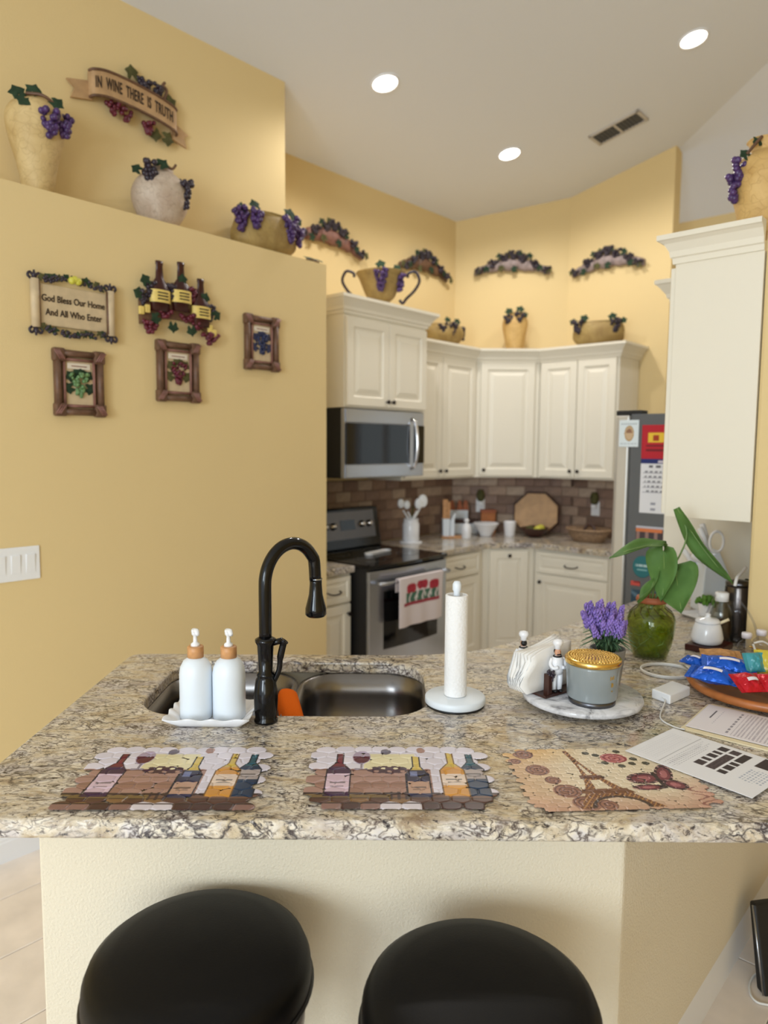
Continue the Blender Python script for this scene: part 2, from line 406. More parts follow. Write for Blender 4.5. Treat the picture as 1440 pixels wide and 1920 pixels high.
def painted(name, W, H, nx, ny, fn, material, parent=None, M=None, thick=0.0008, keep=None, zf=None):
    """a flat printed sheet: grid in x (0..W), y (0..H); fn(U,V) gives sRGB colours of its print"""
    U, V = np.meshgrid(np.linspace(0, 1, nx), np.linspace(0, 1, ny))
    rgb = np.clip(fn(U, V), 0, 255) / 255.0
    rgb = np.where(rgb <= 0.04045, rgb / 12.92, ((rgb + 0.055) / 1.055) ** 2.4)
    Z = zf(U, V) if zf is not None else np.zeros_like(U)
    vs = np.stack([U * W, V * H, Z], -1).reshape(-1, 3)
    idx = np.arange(nx * ny).reshape(ny, nx)
    q = np.stack([idx[:-1, :-1], idx[:-1, 1:], idx[1:, 1:], idx[1:, :-1]], -1).reshape(-1, 4)
    if keep is not None:
        k = keep(U, V).reshape(-1); q = q[k[q].all(1)]
        used = np.zeros(nx * ny, bool); used[q.reshape(-1)] = True
        mp = np.cumsum(used) - 1; vs = vs[used]; q = mp[q]; cols = rgb.reshape(-1, 3)[used]
    else: cols = rgb.reshape(-1, 3)
    me = bpy.data.meshes.new(name); me.from_pydata(vs.tolist(), [], q.tolist())
    at = me.color_attributes.new('Col', 'FLOAT_COLOR', 'POINT')
    at.data.foreach_set('color', np.concatenate([cols, np.ones((len(cols), 1))], 1).astype(np.float32).ravel())
    me.polygons.foreach_set('use_smooth', [True] * len(me.polygons)); me.materials.append(MATS[material]); me.update()
    o = bpy.data.objects.new(name, me); COL.objects.link(o)
    if parent: o.parent = parent; MW[o.name] = mw(parent)
    if M is not None: o.matrix_basis = M
    if parent is None: MW[o.name] = M or Matrix.Identity(4)
    if thick:
        so = o.modifiers.new('thickness', 'SOLIDIFY'); so.thickness = thick; so.offset = -1
    return o
# ================================================================== the setting
def kbox(u0, u1, w0, w1, z0, z1): return MB().box(u0, u1, w0, w1, z0, z1)
W_LOW, W_UP, W_KIT = 2.85, 3.075, 3.57            # plaster faces of the stepped left wall
U_LOW, U_BACK, U_FAR = 2.69, 5.35, 6.30
W_RI, W_RO, U_RE = 0.70, 0.575, 2.70              # right wall: kitchen face, outer face, near end
floor = struct(kbox(-4, 6.4, -2.6, 3.9, -0.12, -0.004).build('floor', 'grout', M=MK))
# floor tiles, laid along the kitchen grid
tile_me = []
for i in range(3):
    mb = MB().loops([[(a - 0.3035, b - 0.1535, 0) for a, b in ((0, 0), (0.607, 0), (0.607, 0.307), (0, 0.307))],
                     [(a - 0.3035, b - 0.1535, 0.008) for a, b in ((0, 0), (0.607, 0), (0.607, 0.307), (0, 0.307))],
                     [(a - 0.3035, b - 0.1535, 0.010) for a, b in ((0.003, 0.003), (0.604, 0.003), (0.604, 0.304), (0.003, 0.304))]], cap0=False)
    me = mb.mesh('floor_tile'); me.materials.append(MATS['travertine_%d' % i]); tile_me.append(me)
for a in range(-4, 8):
    for b in range(-7, 12):
        u, w = 2.345 - 0.61 * 3 + 0.61 * a + 0.305, 1.988 + 0.31 * (b - 6) + 0.155
        if w > 2.83 and u < 2.7: continue
        if w > 3.4 or u > 5.0: continue
        o = bpy.data.objects.new('floor_tile', rnd.choice(tile_me)); COL.objects.link(o); o.parent = floor
        o.matrix_basis = Matrix.Translation((u, w, -0.006))
struct(kbox(-4, U_LOW, W_LOW, 3.75, 0, 2.588).build('wall_left', 'paint_gold', M=MK))
struct(kbox(-4, 2.597, W_UP, 3.75, 2.588, 3.75).build('wall_left_upper', 'paint_gold', M=MK))
wall_kit = struct(kbox(2.5, 4.86, W_KIT, 3.70, 0, 3.52).build('wall_kitchen_left', 'paint_gold', M=MK))
DA, DB = Vector((4.816, W_KIT)), Vector((U_BACK, 2.833))
dn = Vector(((DB - DA).y, -(DB - DA).x)).normalized()   # points into the room
wall_diag = struct(MB().prism([tuple(DA), tuple(DB), tuple(DB - dn * 0.12 + Vector((0.05, 0))), tuple(DA - dn * 0.12)][::-1], 0, 3.68).build('wall_diagonal', 'paint_gold', M=MK))
wall_back = struct(kbox(U_BACK, 5.47, 2.014, 2.86, 0, 3.84).build('wall_back', 'paint_gold', M=MK))
wf = kbox(U_FAR, 6.4, -2.5, -0.15, 0, 3.62); wf.box(U_FAR, 6.4, 0.85, 3.2, 0, 3.62); wf.box(U_FAR, 6.4, -0.15, 0.85, 0, 0.25); wf.box(U_FAR, 6.4, -0.15, 0.85, 2.15, 3.62)
struct(wf.build('wall_far', 'paint_gold', M=MK))
fr = kbox(6.32, 6.37, -0.15, -0.09, 0.25, 2.15)
for a in ((0.79, 0.85, 0.25, 2.15), (0.32, 0.38, 0.25, 2.15), (-0.09, 0.79, 0.25, 0.31), (-0.09, 0.79, 2.09, 2.15)): fr.box(6.32, 6.37, *a)
win = struct(fr.build('added_window_1', 'white_trim', M=MK))  # invented window, out of view, added for a bright reflection in the microwave
for a in ((-0.09, 0.32), (0.38, 0.79)): kbox(6.343, 6.347, a[0], a[1], 0.31, 2.09).build('pane', 'glass', win)
struct(kbox(-4, 6.4, -2.62, -2.5, 0, 4.9).build('wall_right_unseen', 'paint_gold', M=MK))  # unseen wall added to cut the light arriving from the right
struct(kbox(U_RE, 4.6, W_RO, W_RI, 0, 2.38).build('wall_right', 'paint_gold', M=MK, bevel=0.012))
# ceiling: a slope that climbs away from the left wall, then a hip and a second slope
def zA(w): return 3.45 + 0.22 * (3.57 - w)
def zB(u): return 3.796 + 0.295 * (5.40 - u)
def slab(name, pts):
    n = len(pts); vs = [tuple(K(*p)) for p in pts] + [tuple(K(p[0], p[1], p[2] + 0.08)) for p in pts]
    return struct(MB().add(vs, [tuple(range(n)), tuple(range(n, 2 * n))[::-1]] + [(i, (i + 1) % n, n + (i + 1) % n, n + i)[::-1] for i in range(n)]).build(name, 'paint_ceiling', loc=(0, 0, 0)))
slab('ceiling', [(u, w, zA(w)) for u, w in ((-4, 3.75), (5.5, 3.75), (5.5, 2.135), (2.07, -2.5), (-4, -2.5))])
slab('ceiling_slope', [(5.5, 2.135, zB(5.5)), (6.4, 3.2, zB(6.4)), (6.4, -2.5, zB(6.4)), (2.07, -2.5, zB(2.07))])
# knee wall of the peninsula, with its return along the dining side
C0, C1 = Vector((-0.726, 1.43)), Vector((0.514, 1.43))
e1 = K(U_RE - 0.001, W_RO); e2 = K(U_RE - 0.001, W_RI)
i1 = K(0, W_RI); t = (1.55 - i1.y) / UH.y; ci = i1 + UH * t
poly = [tuple(C0), tuple(C1), (e1.x, e1.y), (e2.x, e2.y), (ci.x, 1.55), (-0.726, 1.55)]
struct(MB().prism(poly, 0, 0.873).build('wall_peninsula', 'paint_pale', loc=(0, 0, 0), bevel=0.006))
def baseboard(name, path):
    prof = [(0, 0), (0.016, 0), (0.016, 0.082), (0.013, 0.088), (0.013, 0.096), (0.009, 0.104), (0.009, 0.114), (0.004, 0.124), (0, 0.13)]
    mbs = sweep(path, prof); m = mbs[0]
    for q in mbs[1:]: m.add(q.v, q.f)
    return struct(m.build(name, 'white_trim', loc=(0, 0, 0), world=True))
baseboard('baseboard_right', [(e1.x + UH.x * 1.8, e1.y + UH.y * 1.8), (C1.x, C1.y), (C0.x, C0.y)][0:2])
bl = [K(-4, W_LOW), K(U_LOW, W_LOW), K(U_LOW, W_KIT)]
baseboard('baseboard_left', [(p.x, p.y) for p in bl])
# tumbled-stone backsplash, brick by brick
sp_me = []
for i in range(6):
    for j in range(2):
        mb = MB(); w2, h2, d = 0.0735, 0.0355, 0.009
        jit = lambda: rnd.uniform(-0.0016, 0.0016)
        outer = [(-w2 + jit(), 0, -h2 + jit()), (w2 + jit(), 0, -h2 + jit()), (w2 + jit(), 0, h2 + jit()), (-w2 + jit(), 0, h2 + jit())]
        mb.loops([outer, [(x, -d * 0.7, z) for x, y, z in outer], [(x * 0.95, -d, z * 0.92) for x, y, z in outer]], cap0=False)
        me = mb.mesh('backsplash_tile'); me.materials.append(MATS['splash_%d' % i]); sp_me.append(me)
def splash(wall, org, ang, length):
    bed = MB().box(0, length, -0.003, 0.0, 0.914, 1.382).tf(Matrix.Translation(org) @ Matrix.Rotation(RAD(ang), 4, 'Z'))
    bed.build('grout_bed', 'grout_dark', wall, world=True)
    for r in range(6):
        x = -0.0755 * (r % 2)
        while x < length - 0.03:
            c = min(max(x + 0.0755, 0.04), length - 0.04)
            o = bpy.data.objects.new('backsplash_tile', rnd.choice(sp_me)); COL.objects.link(o); o.parent = wall
            o.matrix_basis = mw(wall).inverted() @ Matrix.Translation(org) @ Matrix.Rotation(RAD(ang), 4, 'Z') @ Matrix.Translation((c, -0.002, 0.914 + 0.0775 * r + 0.0388))
            x += 0.151
splash(wall_kit, K(U_LOW + 0.002, W_KIT), ANG, 4.816 - U_LOW)
splash(wall_diag, K(DA.x, DA.y), ANG + math.degrees(math.atan2(DB.y - DA.y, DB.x - DA.x)), (DB - DA).length)
splash(wall_back, K(U_BACK, 2.833), ANG - 90, 2.833 - 2.02)

# ================================================================== recessed lamps and vent
nA = (ZH + WH * 0.22).normalized()
def on_ceiling(u, w):
    x = UH; z = nA; y = z.cross(x); p = K(u, w, zA(w))
    return Matrix(((x.x, y.x, z.x, p.x), (x.y, y.y, z.y, p.y), (x.z, y.z, z.z, p.z), (0, 0, 0, 1)))
for (u, w, lb) in ((3.06, 2.77, 'lit recessed ceiling lamp nearest the stepped left wall'), (4.33, 2.765, 'lit recessed ceiling lamp deepest in the kitchen corner'), (4.25, 1.53, 'lit recessed ceiling lamp at the upper right, past the air vent')):
    t = thing('recessed_lamp', lb, 'ceiling lamp', M=on_ceiling(u, w), group='recessed lamps in the kitchen ceiling')
    MB().lathe([(0.082, -0.001), (0.082, -0.006), (0.076, -0.010), (0.068, -0.006), (0.068, -0.001)], cap=False, seg=32).build('trim_ring', 'white_plastic', t)
    MB().lathe([(0.0, -0.003), (0.068, -0.003)], cap=False, seg=32).build('lens', 'lamp_glow', t)
    l = bpy.data.lights.new('lamp_light', 'SPOT'); l.energy = 38; l.spot_size = RAD(166); l.spot_blend = 0.5; l.shadow_soft_size = 0.07; l.color = (1, 0.975, 0.95)
    lo = bpy.data.objects.new('lamp_light', l); COL.objects.link(lo); lo.parent = t; lo.location = (0, 0, -0.03)
t = thing('air_vent', 'grey two-panel air vent grille in the sloped ceiling', 'vent', M=on_ceiling(4.72, 2.17))
MB().box(-0.075, 0.075, -0.165, 0.165, -0.006, -0.001).build('backing', 'vent_dark', t)
fr = MB()
for a in ((-0.085, 0.085, -0.175, -0.155), (-0.085, 0.085, 0.155, 0.175), (-0.085, -0.07, -0.175, 0.175), (0.07, 0.085, -0.175, 0.175), (-0.08, 0.08, -0.008, 0.008)): fr.box(*a, -0.012, -0.0005)
fr.build('frame', 'vent_white', t)
for s in (-1, 1):
    for k in range(6):
        y = s * (0.02 + 0.0235 * k)
        MB().box(-0.07, 0.07, y - 0.003 + 0.01, y + 0.003 + 0.01, -0.011, -0.006).build('slat', 'vent_dark', t)

# ================================================================== countertops
def worktop(name, outer, holes, z0, z1, bev, label, roundc=None):
    c = bpy.data.curves.new(name, 'CURVE'); c.dimensions = '2D'; c.fill_mode = 'BOTH'
    h = (z1 - z0) / 2; c.extrude = h - bev; c.bevel_depth = bev; c.bevel_resolution = 3; c.offset = -bev
    for k, pts in enumerate([outer] + holes):
        sp = c.splines.new('POLY'); sp.points.add(len(pts) - 1); sp.use_cyclic_u = True
        for q, p in zip(sp.points, pts): q.co = (p[0], p[1], 0, 1)
    o = bpy.data.objects.new('tmp', c); COL.objects.link(o)
    me = bpy.data.meshes.new_from_object(o.evaluated_get(bpy.context.evaluated_depsgraph_get()))
    bpy.data.objects.remove(o)
    me.materials.clear(); me.materials.append(MATS['granite']); me.polygons.foreach_set('use_smooth', [False] * len(me.polygons))
    m = bpy.data.objects.new(name, me); COL.objects.link(m); m.location = (0, 0, (z0 + z1) / 2); MW[m.name] = Matrix.Translation(m.location)
    return tag(m, label, 'countertop')
def fillet(pts, rs, n=6):
    out = []
    for i, p in enumerate(pts):
        r = rs[i]; p = Vector(p)
        if not r: out.append(tuple(p)); continue
        a = (Vector(pts[i - 1]) - p).normalized(); b = (Vector(pts[(i + 1) % len(pts)]) - p).normalized()
        for k in range(n + 1):
            t = k / n; out.append(tuple((p + a * r) * (1 - t) ** 2 + 2 * p * t * (1 - t) + (p + b * r) * t ** 2))
    return out
def k2(u, w): q = K(u, w); return (q.x, q.y)
CT = 0.914
outer = [(-0.855, 1.283), (0.97, 1.283), k2(U_RE - 0.004, 0.18), k2(U_RE - 0.004, W_RI + 0.003), k2(3.418, W_RI + 0.003), k2(3.418, 1.31), (0.62, 2.67), (0.32, 2.42), (0.12, 2.37), (-0.855, 2.365)]
outer = fillet(outer, [0.03, 0.03, 0, 0, 0, 0, 0.2, 0.10, 0.08, 0.05])
sinkhole = rrect(-0.665, 0.125, 1.815, 2.283, 0.13, 8)
worktop('peninsula_countertop', outer, [sinkhole[::-1]], CT - 0.04, CT, 0.008, 'speckled cream granite countertop of the peninsula with the sink cut out')
worktop('kitchen_countertop', [k2(U_LOW + 0.004, 2.93), k2(2.997, 2.93), k2(2.997, 3.555), k2(U_LOW + 0.004, 3.555)], [], CT - 0.04, CT, 0.006, 'small granite countertop between the gold wall and the range')
worktop('kitchen_countertop', [k2(3.773, 2.93), k2(4.40, 2.93), k2(4.64, 2.69), k2(4.64, 2.055), k2(5.335, 2.055), k2(5.335, 2.83), k2(4.81, 3.553), k2(3.773, 3.553)], [], CT - 0.04, CT, 0.006, 'granite countertop turning the far kitchen corner right of the range')

# ================================================================== cabinets
DOOR = [(0, 0), (0, 0.017), (0.003, 0.020), (0.052, 0.020), (0.058, 0.013), (0.066, 0.010), (0.074, 0.010), (0.098, 0.018), (0.102, 0.019)]
DRAW = [(0, 0), (0, 0.017), (0.003, 0.020), (0.026, 0.020), (0.031, 0.014), (0.036, 0.012), (0.042, 0.012), (0.054, 0.018)]
CROWN = [(0, -0.012), (0.010, -0.012), (0.014, 0.004), (0.022, 0.010), (0.026, 0.026), (0.046, 0.052), (0.058, 0.066), (0.066, 0.070), (0.066, 0.088), (0, 0.088)]
def knob(parent, x, y, z):
    M = Matrix.Translation((x, y, z)) @ Matrix.Rotation(RAD(90), 4, 'X')
    MB().lathe([(0.0065, 0), (0.005, 0.006), (0.0055, 0.012), (0.013, 0.018), (0.014, 0.023), (0.009, 0.027), (0.001, 0.028)], seg=14, M=M).build('knob', 'bronze_dark', parent)
def pull(parent, x, y, z):
    pts = catmull([(x - 0.05, y, z), (x - 0.045, y - 0.02, z - 0.006), (x - 0.02, y - 0.027, z - 0.012), (x + 0.02, y - 0.027, z - 0.012), (x + 0.045, y - 0.02, z - 0.006), (x + 0.05, y, z)], 4)
    MB().tube(pts, 0.0045, 8).build('handle', 'bronze_dark', parent)
def cabinet(name, label, org, ang, w, d, h, doors, group=None, toe=0.0, body=None):
    """front-left-bottom corner at org, x along the front, front faces -y. doors: (kind, x0, x1, z0, z1, knob x, knob z)"""
    t = thing(name, label, 'cabinet', org, ang, group)
    if body: MB().prism(body, 0, h).build('body', 'cream', t, bevel=0.002)
    else:
        MB().box(0, w, 0.0, d, toe, h).build('body', 'cream', t, bevel=0.002)
    if toe: MB().box(0.01, w - 0.01, 0.06, d, 0, toe).build('toe_kick', 'cream', t)
    for kind, x0, x1, z0, z1, kx, kz in doors:
        st = DRAW if (kind == 'drawer' or x1 - x0 < 0.22 or z1 - z0 < 0.22) else DOOR
        o = MB().panel(x0, x1, z0, z1, st, M=Matrix.Translation((0, -0.001, 0))).build(kind, 'cream', t)
        if kx is not None:
            if kind == 'drawer': pull(o, kx, -0.020, kz)
            else: knob(o, kx, -0.020, kz)
    return t
def crown_on(things, path, z):
    for t, mb in zip(things, sweep(path, CROWN)):
        if t is None: continue
        mb.tf(MK @ Matrix.Translation((0, 0, z))).build('crown_molding', 'cream', t, world=True)
ZB_ = 1.385
# left of the hood, over the microwave, right of it
c0 = cabinet('wall_cabinet', 'narrow cream wall cabinet squeezed between gold wall and microwave', K(2.70, 3.24, ZB_), ANG, 0.296, 0.32, 0.93,
             [('door', 0.01, 0.286, 0.015, 0.915, 0.262, 0.06)])
crown_on([c0], [(2.70, 3.24), (2.996, 3.24)], ZB_ + 0.93)
c1 = cabinet('wall_cabinet', 'tall cream cabinet with two raised-panel doors above the microwave', K(3.0, 3.03, 1.855), ANG, 0.77, 0.53, 0.56,
             [('door', 0.012, 0.383, 0.012, 0.53, 0.36, 0.045), ('door', 0.387, 0.758, 0.012, 0.53, 0.41, 0.045)])
sw = sweep([(3.0, 3.565), (3.0, 3.03), (3.77, 3.03), (3.77, 3.565)], CROWN); mb = MB()
for q in sw: mb.add(q.v, q.f)
mb.tf(MK @ Matrix.Translation((0, 0, 2.415))).build('crown_molding', 'cream', c1, world=True)
c2 = cabinet('wall_cabinet', 'cream two-door wall cabinet right of the microwave', K(3.775, 3.24, ZB_), ANG, 0.88, 0.32, 0.91,
             [('door', 0.02, 0.436, 0.015, 0.895, 0.405, 0.06), ('door', 0.442, 0.86, 0.015, 0.895, 0.475, 0.06)])
A, B = Vector((4.66, 3.24)), Vector((5.0, 2.87)); dA = math.degrees(math.atan2(B.y - A.y, B.x - A.x)); wl = (B - A).length
def loc_of(org, ang, q):
    v = (Matrix.Translation(org) @ Matrix.Rotation(RAD(ang), 4, 'Z')).inverted() @ K(q[0], q[1], 0); return (v.x, v.y)
o3 = K(A.x, A.y, ZB_)
body3 = [loc_of(o3, ANG + dA, q) for q in ((4.66, 3.24), (5.0, 2.87), (5.31, 2.87), (4.80, 3.54), (4.66, 3.55))]
c3 = cabinet('wall_cabinet', 'single-door cream wall cabinet set diagonally across the corner', o3, ANG + dA, wl, 0.2, 0.91,
             [('door', 0.04, wl - 0.04, 0.015, 0.895, 0.07, 0.06)], body=body3)
c4 = cabinet('wall_cabinet', 'cream two-door wall cabinet beside the refrigerator, on the back wall', K(5.0, 2.865, ZB_), ANG - 90, 0.645, 0.34, 0.91,
             [('door', 0.02, 0.32, 0.015, 0.895, 0.292, 0.06), ('door', 0.326, 0.628, 0.015, 0.895, 0.355, 0.06)])
sw = sweep([(3.775, 3.24), (4.66, 3.24), (5.0, 2.867), (5.0, 2.22), (5.345, 2.22)], CROWN)
sw[3].v and sw[2].add(sw[3].v, sw[3].f)
for t_, mb in zip((c2, c3, c4), sw): mb.tf(MK @ Matrix.Translation((0, 0, ZB_ + 0.91))).build('crown_molding', 'cream', t_, world=True)
# base units
b0 = cabinet('base_cabinet', 'narrow cream base cabinet with a drawer left of the range', K(U_LOW + 0.006, 2.965, 0), ANG, 0.295, 0.58, 0.873,
             [('drawer', 0.012, 0.283, 0.70, 0.855, 0.14, 0.775), ('door', 0.012, 0.283, 0.115, 0.685, 0.255, 0.63)], toe=0.1)
b1 = cabinet('base_cabinet', 'cream base cabinet with a drawer just right of the range', K(3.776, 2.965, 0), ANG, 0.62, 0.58, 0.873,
             [('drawer', 0.03, 0.56, 0.70, 0.855, 0.3, 0.775), ('door', 0.03, 0.56, 0.115, 0.685, 0.08, 0.63)], toe=0.1)
A, B = Vector((4.40, 2.965)), Vector((4.675, 2.69)); wl = (B - A).length; o5 = K(A.x, A.y, 0)
body5 = [loc_of(o5, ANG - 45, q) for q in ((4.40, 2.965), (4.675, 2.69), (5.2, 2.72), (4.78, 3.5), (4.41, 3.53))]
b2 = cabinet('base_cabinet', 'slim fluted cream base cabinet across the kitchen corner', o5, ANG - 45, wl, 0.3, 0.873, [], body=body5)
dr = MB().panel(0.05, wl - 0.05, 0.115, 0.855, [(0, 0), (0, 0.017), (0.003, 0.02), (0.055, 0.02), (0.06, 0.012), (0.068, 0.012), (0.085, 0.019)], M=Matrix.Translation((0, -0.001, 0))).build('door', 'cream', b2)
knob(dr, wl / 2, -0.02, 0.82)
b3 = cabinet('base_cabinet', 'wide cream base cabinet with a drawer on the back wall', K(4.675, 2.685, 0), ANG - 90, 0.62, 0.65, 0.873,
             [('drawer', 0.03, 0.585, 0.70, 0.855, 0.31, 0.775), ('door', 0.03, 0.585, 0.115, 0.685, 0.065, 0.63)], toe=0.1)
# near wall cabinet on the right wall (seen from its side), tall end panel, cabinet over the refrigerator
c6 = cabinet('wall_cabinet', 'large cream wall cabinet on the right wall seen from its plain side', K(3.412, 1.0, 1.365), ANG + 180, 0.712, 0.297, 0.93,
             [('door', 0.012, 0.352, 0.012, 0.918, 0.325, 0.05), ('door', 0.358, 0.70, 0.012, 0.918, 0.385, 0.05)])
CROWN2 = [(0, -0.002), (0.008, -0.002), (0.010, 0.018), (0.016, 0.022), (0.019, 0.042), (0.034, 0.068), (0.048, 0.078), (0.054, 0.080), (0.054, 0.098), (0, 0.098)]
sw = sweep([(3.412, 1.0), (2.70, 1.0), (2.70, 0.703)], CROWN2); sw[0].add(sw[1].v, sw[1].f)
sw[0].tf(MK @ Matrix.Translation((0, 0, 2.295))).build('crown_molding', 'cream', c6, world=True)
c8 = cabinet('wall_cabinet', 'tall cream cabinet surround of the refrigerator with a plain end panel', K(4.36, 1.235, 1.86), ANG + 180, 0.915, 0.53, 0.45,
             [('door', 0.012, 0.452, 0.012, 0.43, 0.42, 0.05), ('door', 0.458, 0.90, 0.012, 0.43, 0.49, 0.05)])
kbox(3.42, 3.44, 0.705, 1.27, 0, 2.312).tf(MK).build('end_panel', 'cream', c8, world=True)
sw = sweep([(4.36, 1.272), (3.42, 1.272), (3.42, 0.703)], CROWN); sw[0].add(sw[1].v, sw[1].f)
sw[0].tf(MK @ Matrix.Translation((0, 0, 2.312))).build('crown_molding', 'cream', c8, world=True)
# kitchen side of the peninsula: doors and end panel
pc = thing('peninsula_cabinet', 'cream cabinet run under the peninsula on the kitchen side', 'cabinet', (-0.72, 2.33, 0), 180)
MB().box(-1.0, 0, 0, 0.018, 0.1, 0.872).build('face', 'cream', pc)
MB().box(-0.018, 0, 0.018, 0.77, 0.0, 0.872).build('end_panel', 'cream', pc)
for k in range(3): MB().panel(-0.98 + 0.325 * k, -0.67 + 0.325 * k, 0.12, 0.85, DOOR).build('door', 'cream', pc)
# ================================================================== appliances
t = rg = thing('range', 'stainless steel electric range with black glass cooktop', 'range', K(3.004, 2.80, 0), ANG)
def bow(x0, x1, dep, y0, y1, n=10): return [(x0 + (x1 - x0) * k / n, y0 - dep * (1 - (2 * k / n - 1) ** 2)) for k in range(n + 1)] + [(x1, y1), (x0, y1)]
MB().box(0.0, 0.757, 0.045, 0.70, 0.0, 0.895).build('body', 'black_matte', t)
MB().prism(bow(-0.002, 0.76, 0.03, 0.015, 0.71), 0.896, 0.920).build('cooktop', 'black_glass', t, bevel=0.006)
for x, y, r in ((0.2, 0.2, 0.1), (0.56, 0.2, 0.075), (0.2, 0.48, 0.075), (0.56, 0.48, 0.1)):
    MB().lathe([(r, 0.9203), (r, 0.9208), (r - 0.004, 0.9208), (r - 0.004, 0.9203)], (x, y, 0), 32, cap=False).build('burner_ring', 'steel_dark', t)
dr = MB().prism(bow(0.004, 0.752, 0.03, 0.02, 0.05), 0.235, 0.885).build('oven_door', 'steel', t, bevel=0.004)
MB().prism([(x, y - 0.003) for x, y in bow(0.115, 0.64, 0.014, 0.006, 0.03)], 0.40, 0.755).build('oven_window', 'black_glass', dr)
MB().tube(catmull([(0.06, 0.01, 0.815), (0.07, -0.045, 0.815), (0.38, -0.062, 0.815), (0.69, -0.045, 0.815), (0.70, 0.01, 0.815)], 6), 0.011, 10).build('oven_handle', 'steel', dr)
MB().prism(bow(0.004, 0.752, 0.03, 0.02, 0.05), 0.05, 0.225).build('drawer', 'steel', t, bevel=0.004)
bg = MB().add([(0, 0.60, 0.92), (0.757, 0.60, 0.92), (0.757, 0.70, 0.92), (0, 0.70, 0.92), (0, 0.655, 1.20), (0.757, 0.655, 1.20), (0.757, 0.70, 1.20), (0, 0.70, 1.20)],
         [(0, 3, 2, 1), (4, 5, 6, 7), (0, 1, 5, 4), (1, 2, 6, 5), (2, 3, 7, 6), (3, 0, 4, 7)]).build('backguard', 'black_gloss', t, bevel=0.012, seg=3)
Mb = Matrix.Translation((0, 0.60, 0.92)) @ Matrix.Rotation(RAD(-11), 4, 'X')
MB().box(0.17, 0.70, -0.004, 0.004, 0.07, 0.26, M=Mb).build('control_panel', 'steel_dark', bg)
MB().box(0.36, 0.50, -0.006, 0.0, 0.13, 0.20, M=Mb).build('display', 'black_glass', bg)
for x in (0.215, 0.29, 0.57, 0.645):
    MB().lathe([(0.026, 0), (0.026, 0.006), (0.020, 0.010), (0.019, 0.026), (0.001, 0.027)], seg=16, M=Mb @ Matrix.Translation((x, -0.004, 0.165)) @ Matrix.Rotation(RAD(90), 4, 'X')).build('control_knob', 'chrome', bg)
# tulip towel over the oven handle
def towel_paint(U, V):
    c = np.zeros(U.shape + (3,)); c[:] = (226, 214, 214)
    g = ((V > 0.48) & (V < 0.68) & (U > 0.14) & (U < 0.88) & (np.sin(U * 44 + np.sin(V * 26) * 1.0) > -0.75)); c[g] = (72, 112, 92)
    for cx, cy in ((0.27, 0.76), (0.52, 0.80), (0.78, 0.76)):
        for ex in (-0.055, 0.0, 0.055):
            e = ((U - cx - ex) / 0.062) ** 2 + ((V - cy - 0.01 * (ex == 0)) / 0.095) ** 2 < 1; c[e] = (176, 52, 66)
        for ex in (-0.028, 0.028): c[(np.abs(U - cx - ex - 0.1 * (V - cy) * np.sign(ex)) < 0.006) & (np.abs(V - cy) < 0.075)] = (138, 34, 48)
    r = (V > 0.42) & (V < 0.49) & (U > 0.1) & (U < 0.9); c[r] = (160, 62, 74)
    for cx in (0.4, 0.58, 0.7): c[((U - cx) / 0.02) ** 2 + ((V - 0.58) / 0.05) ** 2 < 1] = (214, 214, 206)
    return c
TWW = 0.43
tw = painted('tulip_towel', TWW, 0.30, 60, 60, towel_paint, 'print_cloth', zf=lambda U, V: 0.006 * np.sin(U * 17) * (1 - V) + 0.004 * np.sin(U * 9 + 1),
             M=MK.copy() @ Matrix.Identity(4), thick=0.003)
tp = K(3.004 + 0.145, 2.80 - 0.090, 0.540)
tw.matrix_basis = Matrix.Translation(tp) @ Matrix(((UH.x, 0, -WH.x, 0), (UH.y, 0, -WH.y, 0), (0, 1, 0, 0), (0, 0, 0, 1)))
tag(tw, 'white kitchen towel printed with red tulips on the oven door', 'towel')
fold = MB().loops([[(x, y, z) for y, z in ((0.0, 0.265), (0.002, 0.298), (-0.012, 0.303), (-0.026, 0.298), (-0.030, 0.215), (-0.028, 0.215), (-0.023, 0.294), (-0.012, 0.298), (-0.002, 0.293))] for x in (0, TWW)])
fold.v = [(x, z, y - 0.001) for x, y, z in fold.v]
f = fold.build('folded_back', 'print_cloth', tw)
at = f.data.color_attributes.new('Col', 'FLOAT_COLOR', 'POINT')
for d in at.data: d.color = lin((226, 214, 214)) + (1,)

t = mv = thing('microwave', 'stainless steel over-range microwave with black door glass', 'microwave', K(3.004, 3.03, 1.428), ANG)
MB().box(0, 0.757, 0.03, 0.50, 0, 0.424).build('body', 'black_matte', t)
MB().box(0.0, 0.757, 0.0, 0.03, 0.0, 0.424).build('front', 'steel', t, bevel=0.004)
d = MB().box(0.012, 0.60, -0.012, 0.0, 0.085, 0.335).build('door_glass', 'black_glass', t, bevel=0.003)
MB().box(0.66, 0.752, -0.010, 0.0, 0.085, 0.335).build('control_panel', 'black_glass', t, bevel=0.003)
MB().box(0.012, 0.60, -0.011, 0.0, 0.338, 0.418).build('top_strip', 'steel', t, bevel=0.003)
MB().box(0.012, 0.60, -0.011, 0.0, 0.006, 0.082).build('bottom_strip', 'steel', t, bevel=0.003)
MB().tube(catmull([(0.628, 0.0, 0.05), (0.628, -0.035, 0.08), (0.628, -0.052, 0.21), (0.628, -0.035, 0.345), (0.628, 0.0, 0.375)], 6), 0.011, 10).build('handle', 'chrome', t)
MB().box(0.1, 0.66, 0.06, 0.3, -0.004, 0.002).build('vent_grille', 'vent_dark', t)

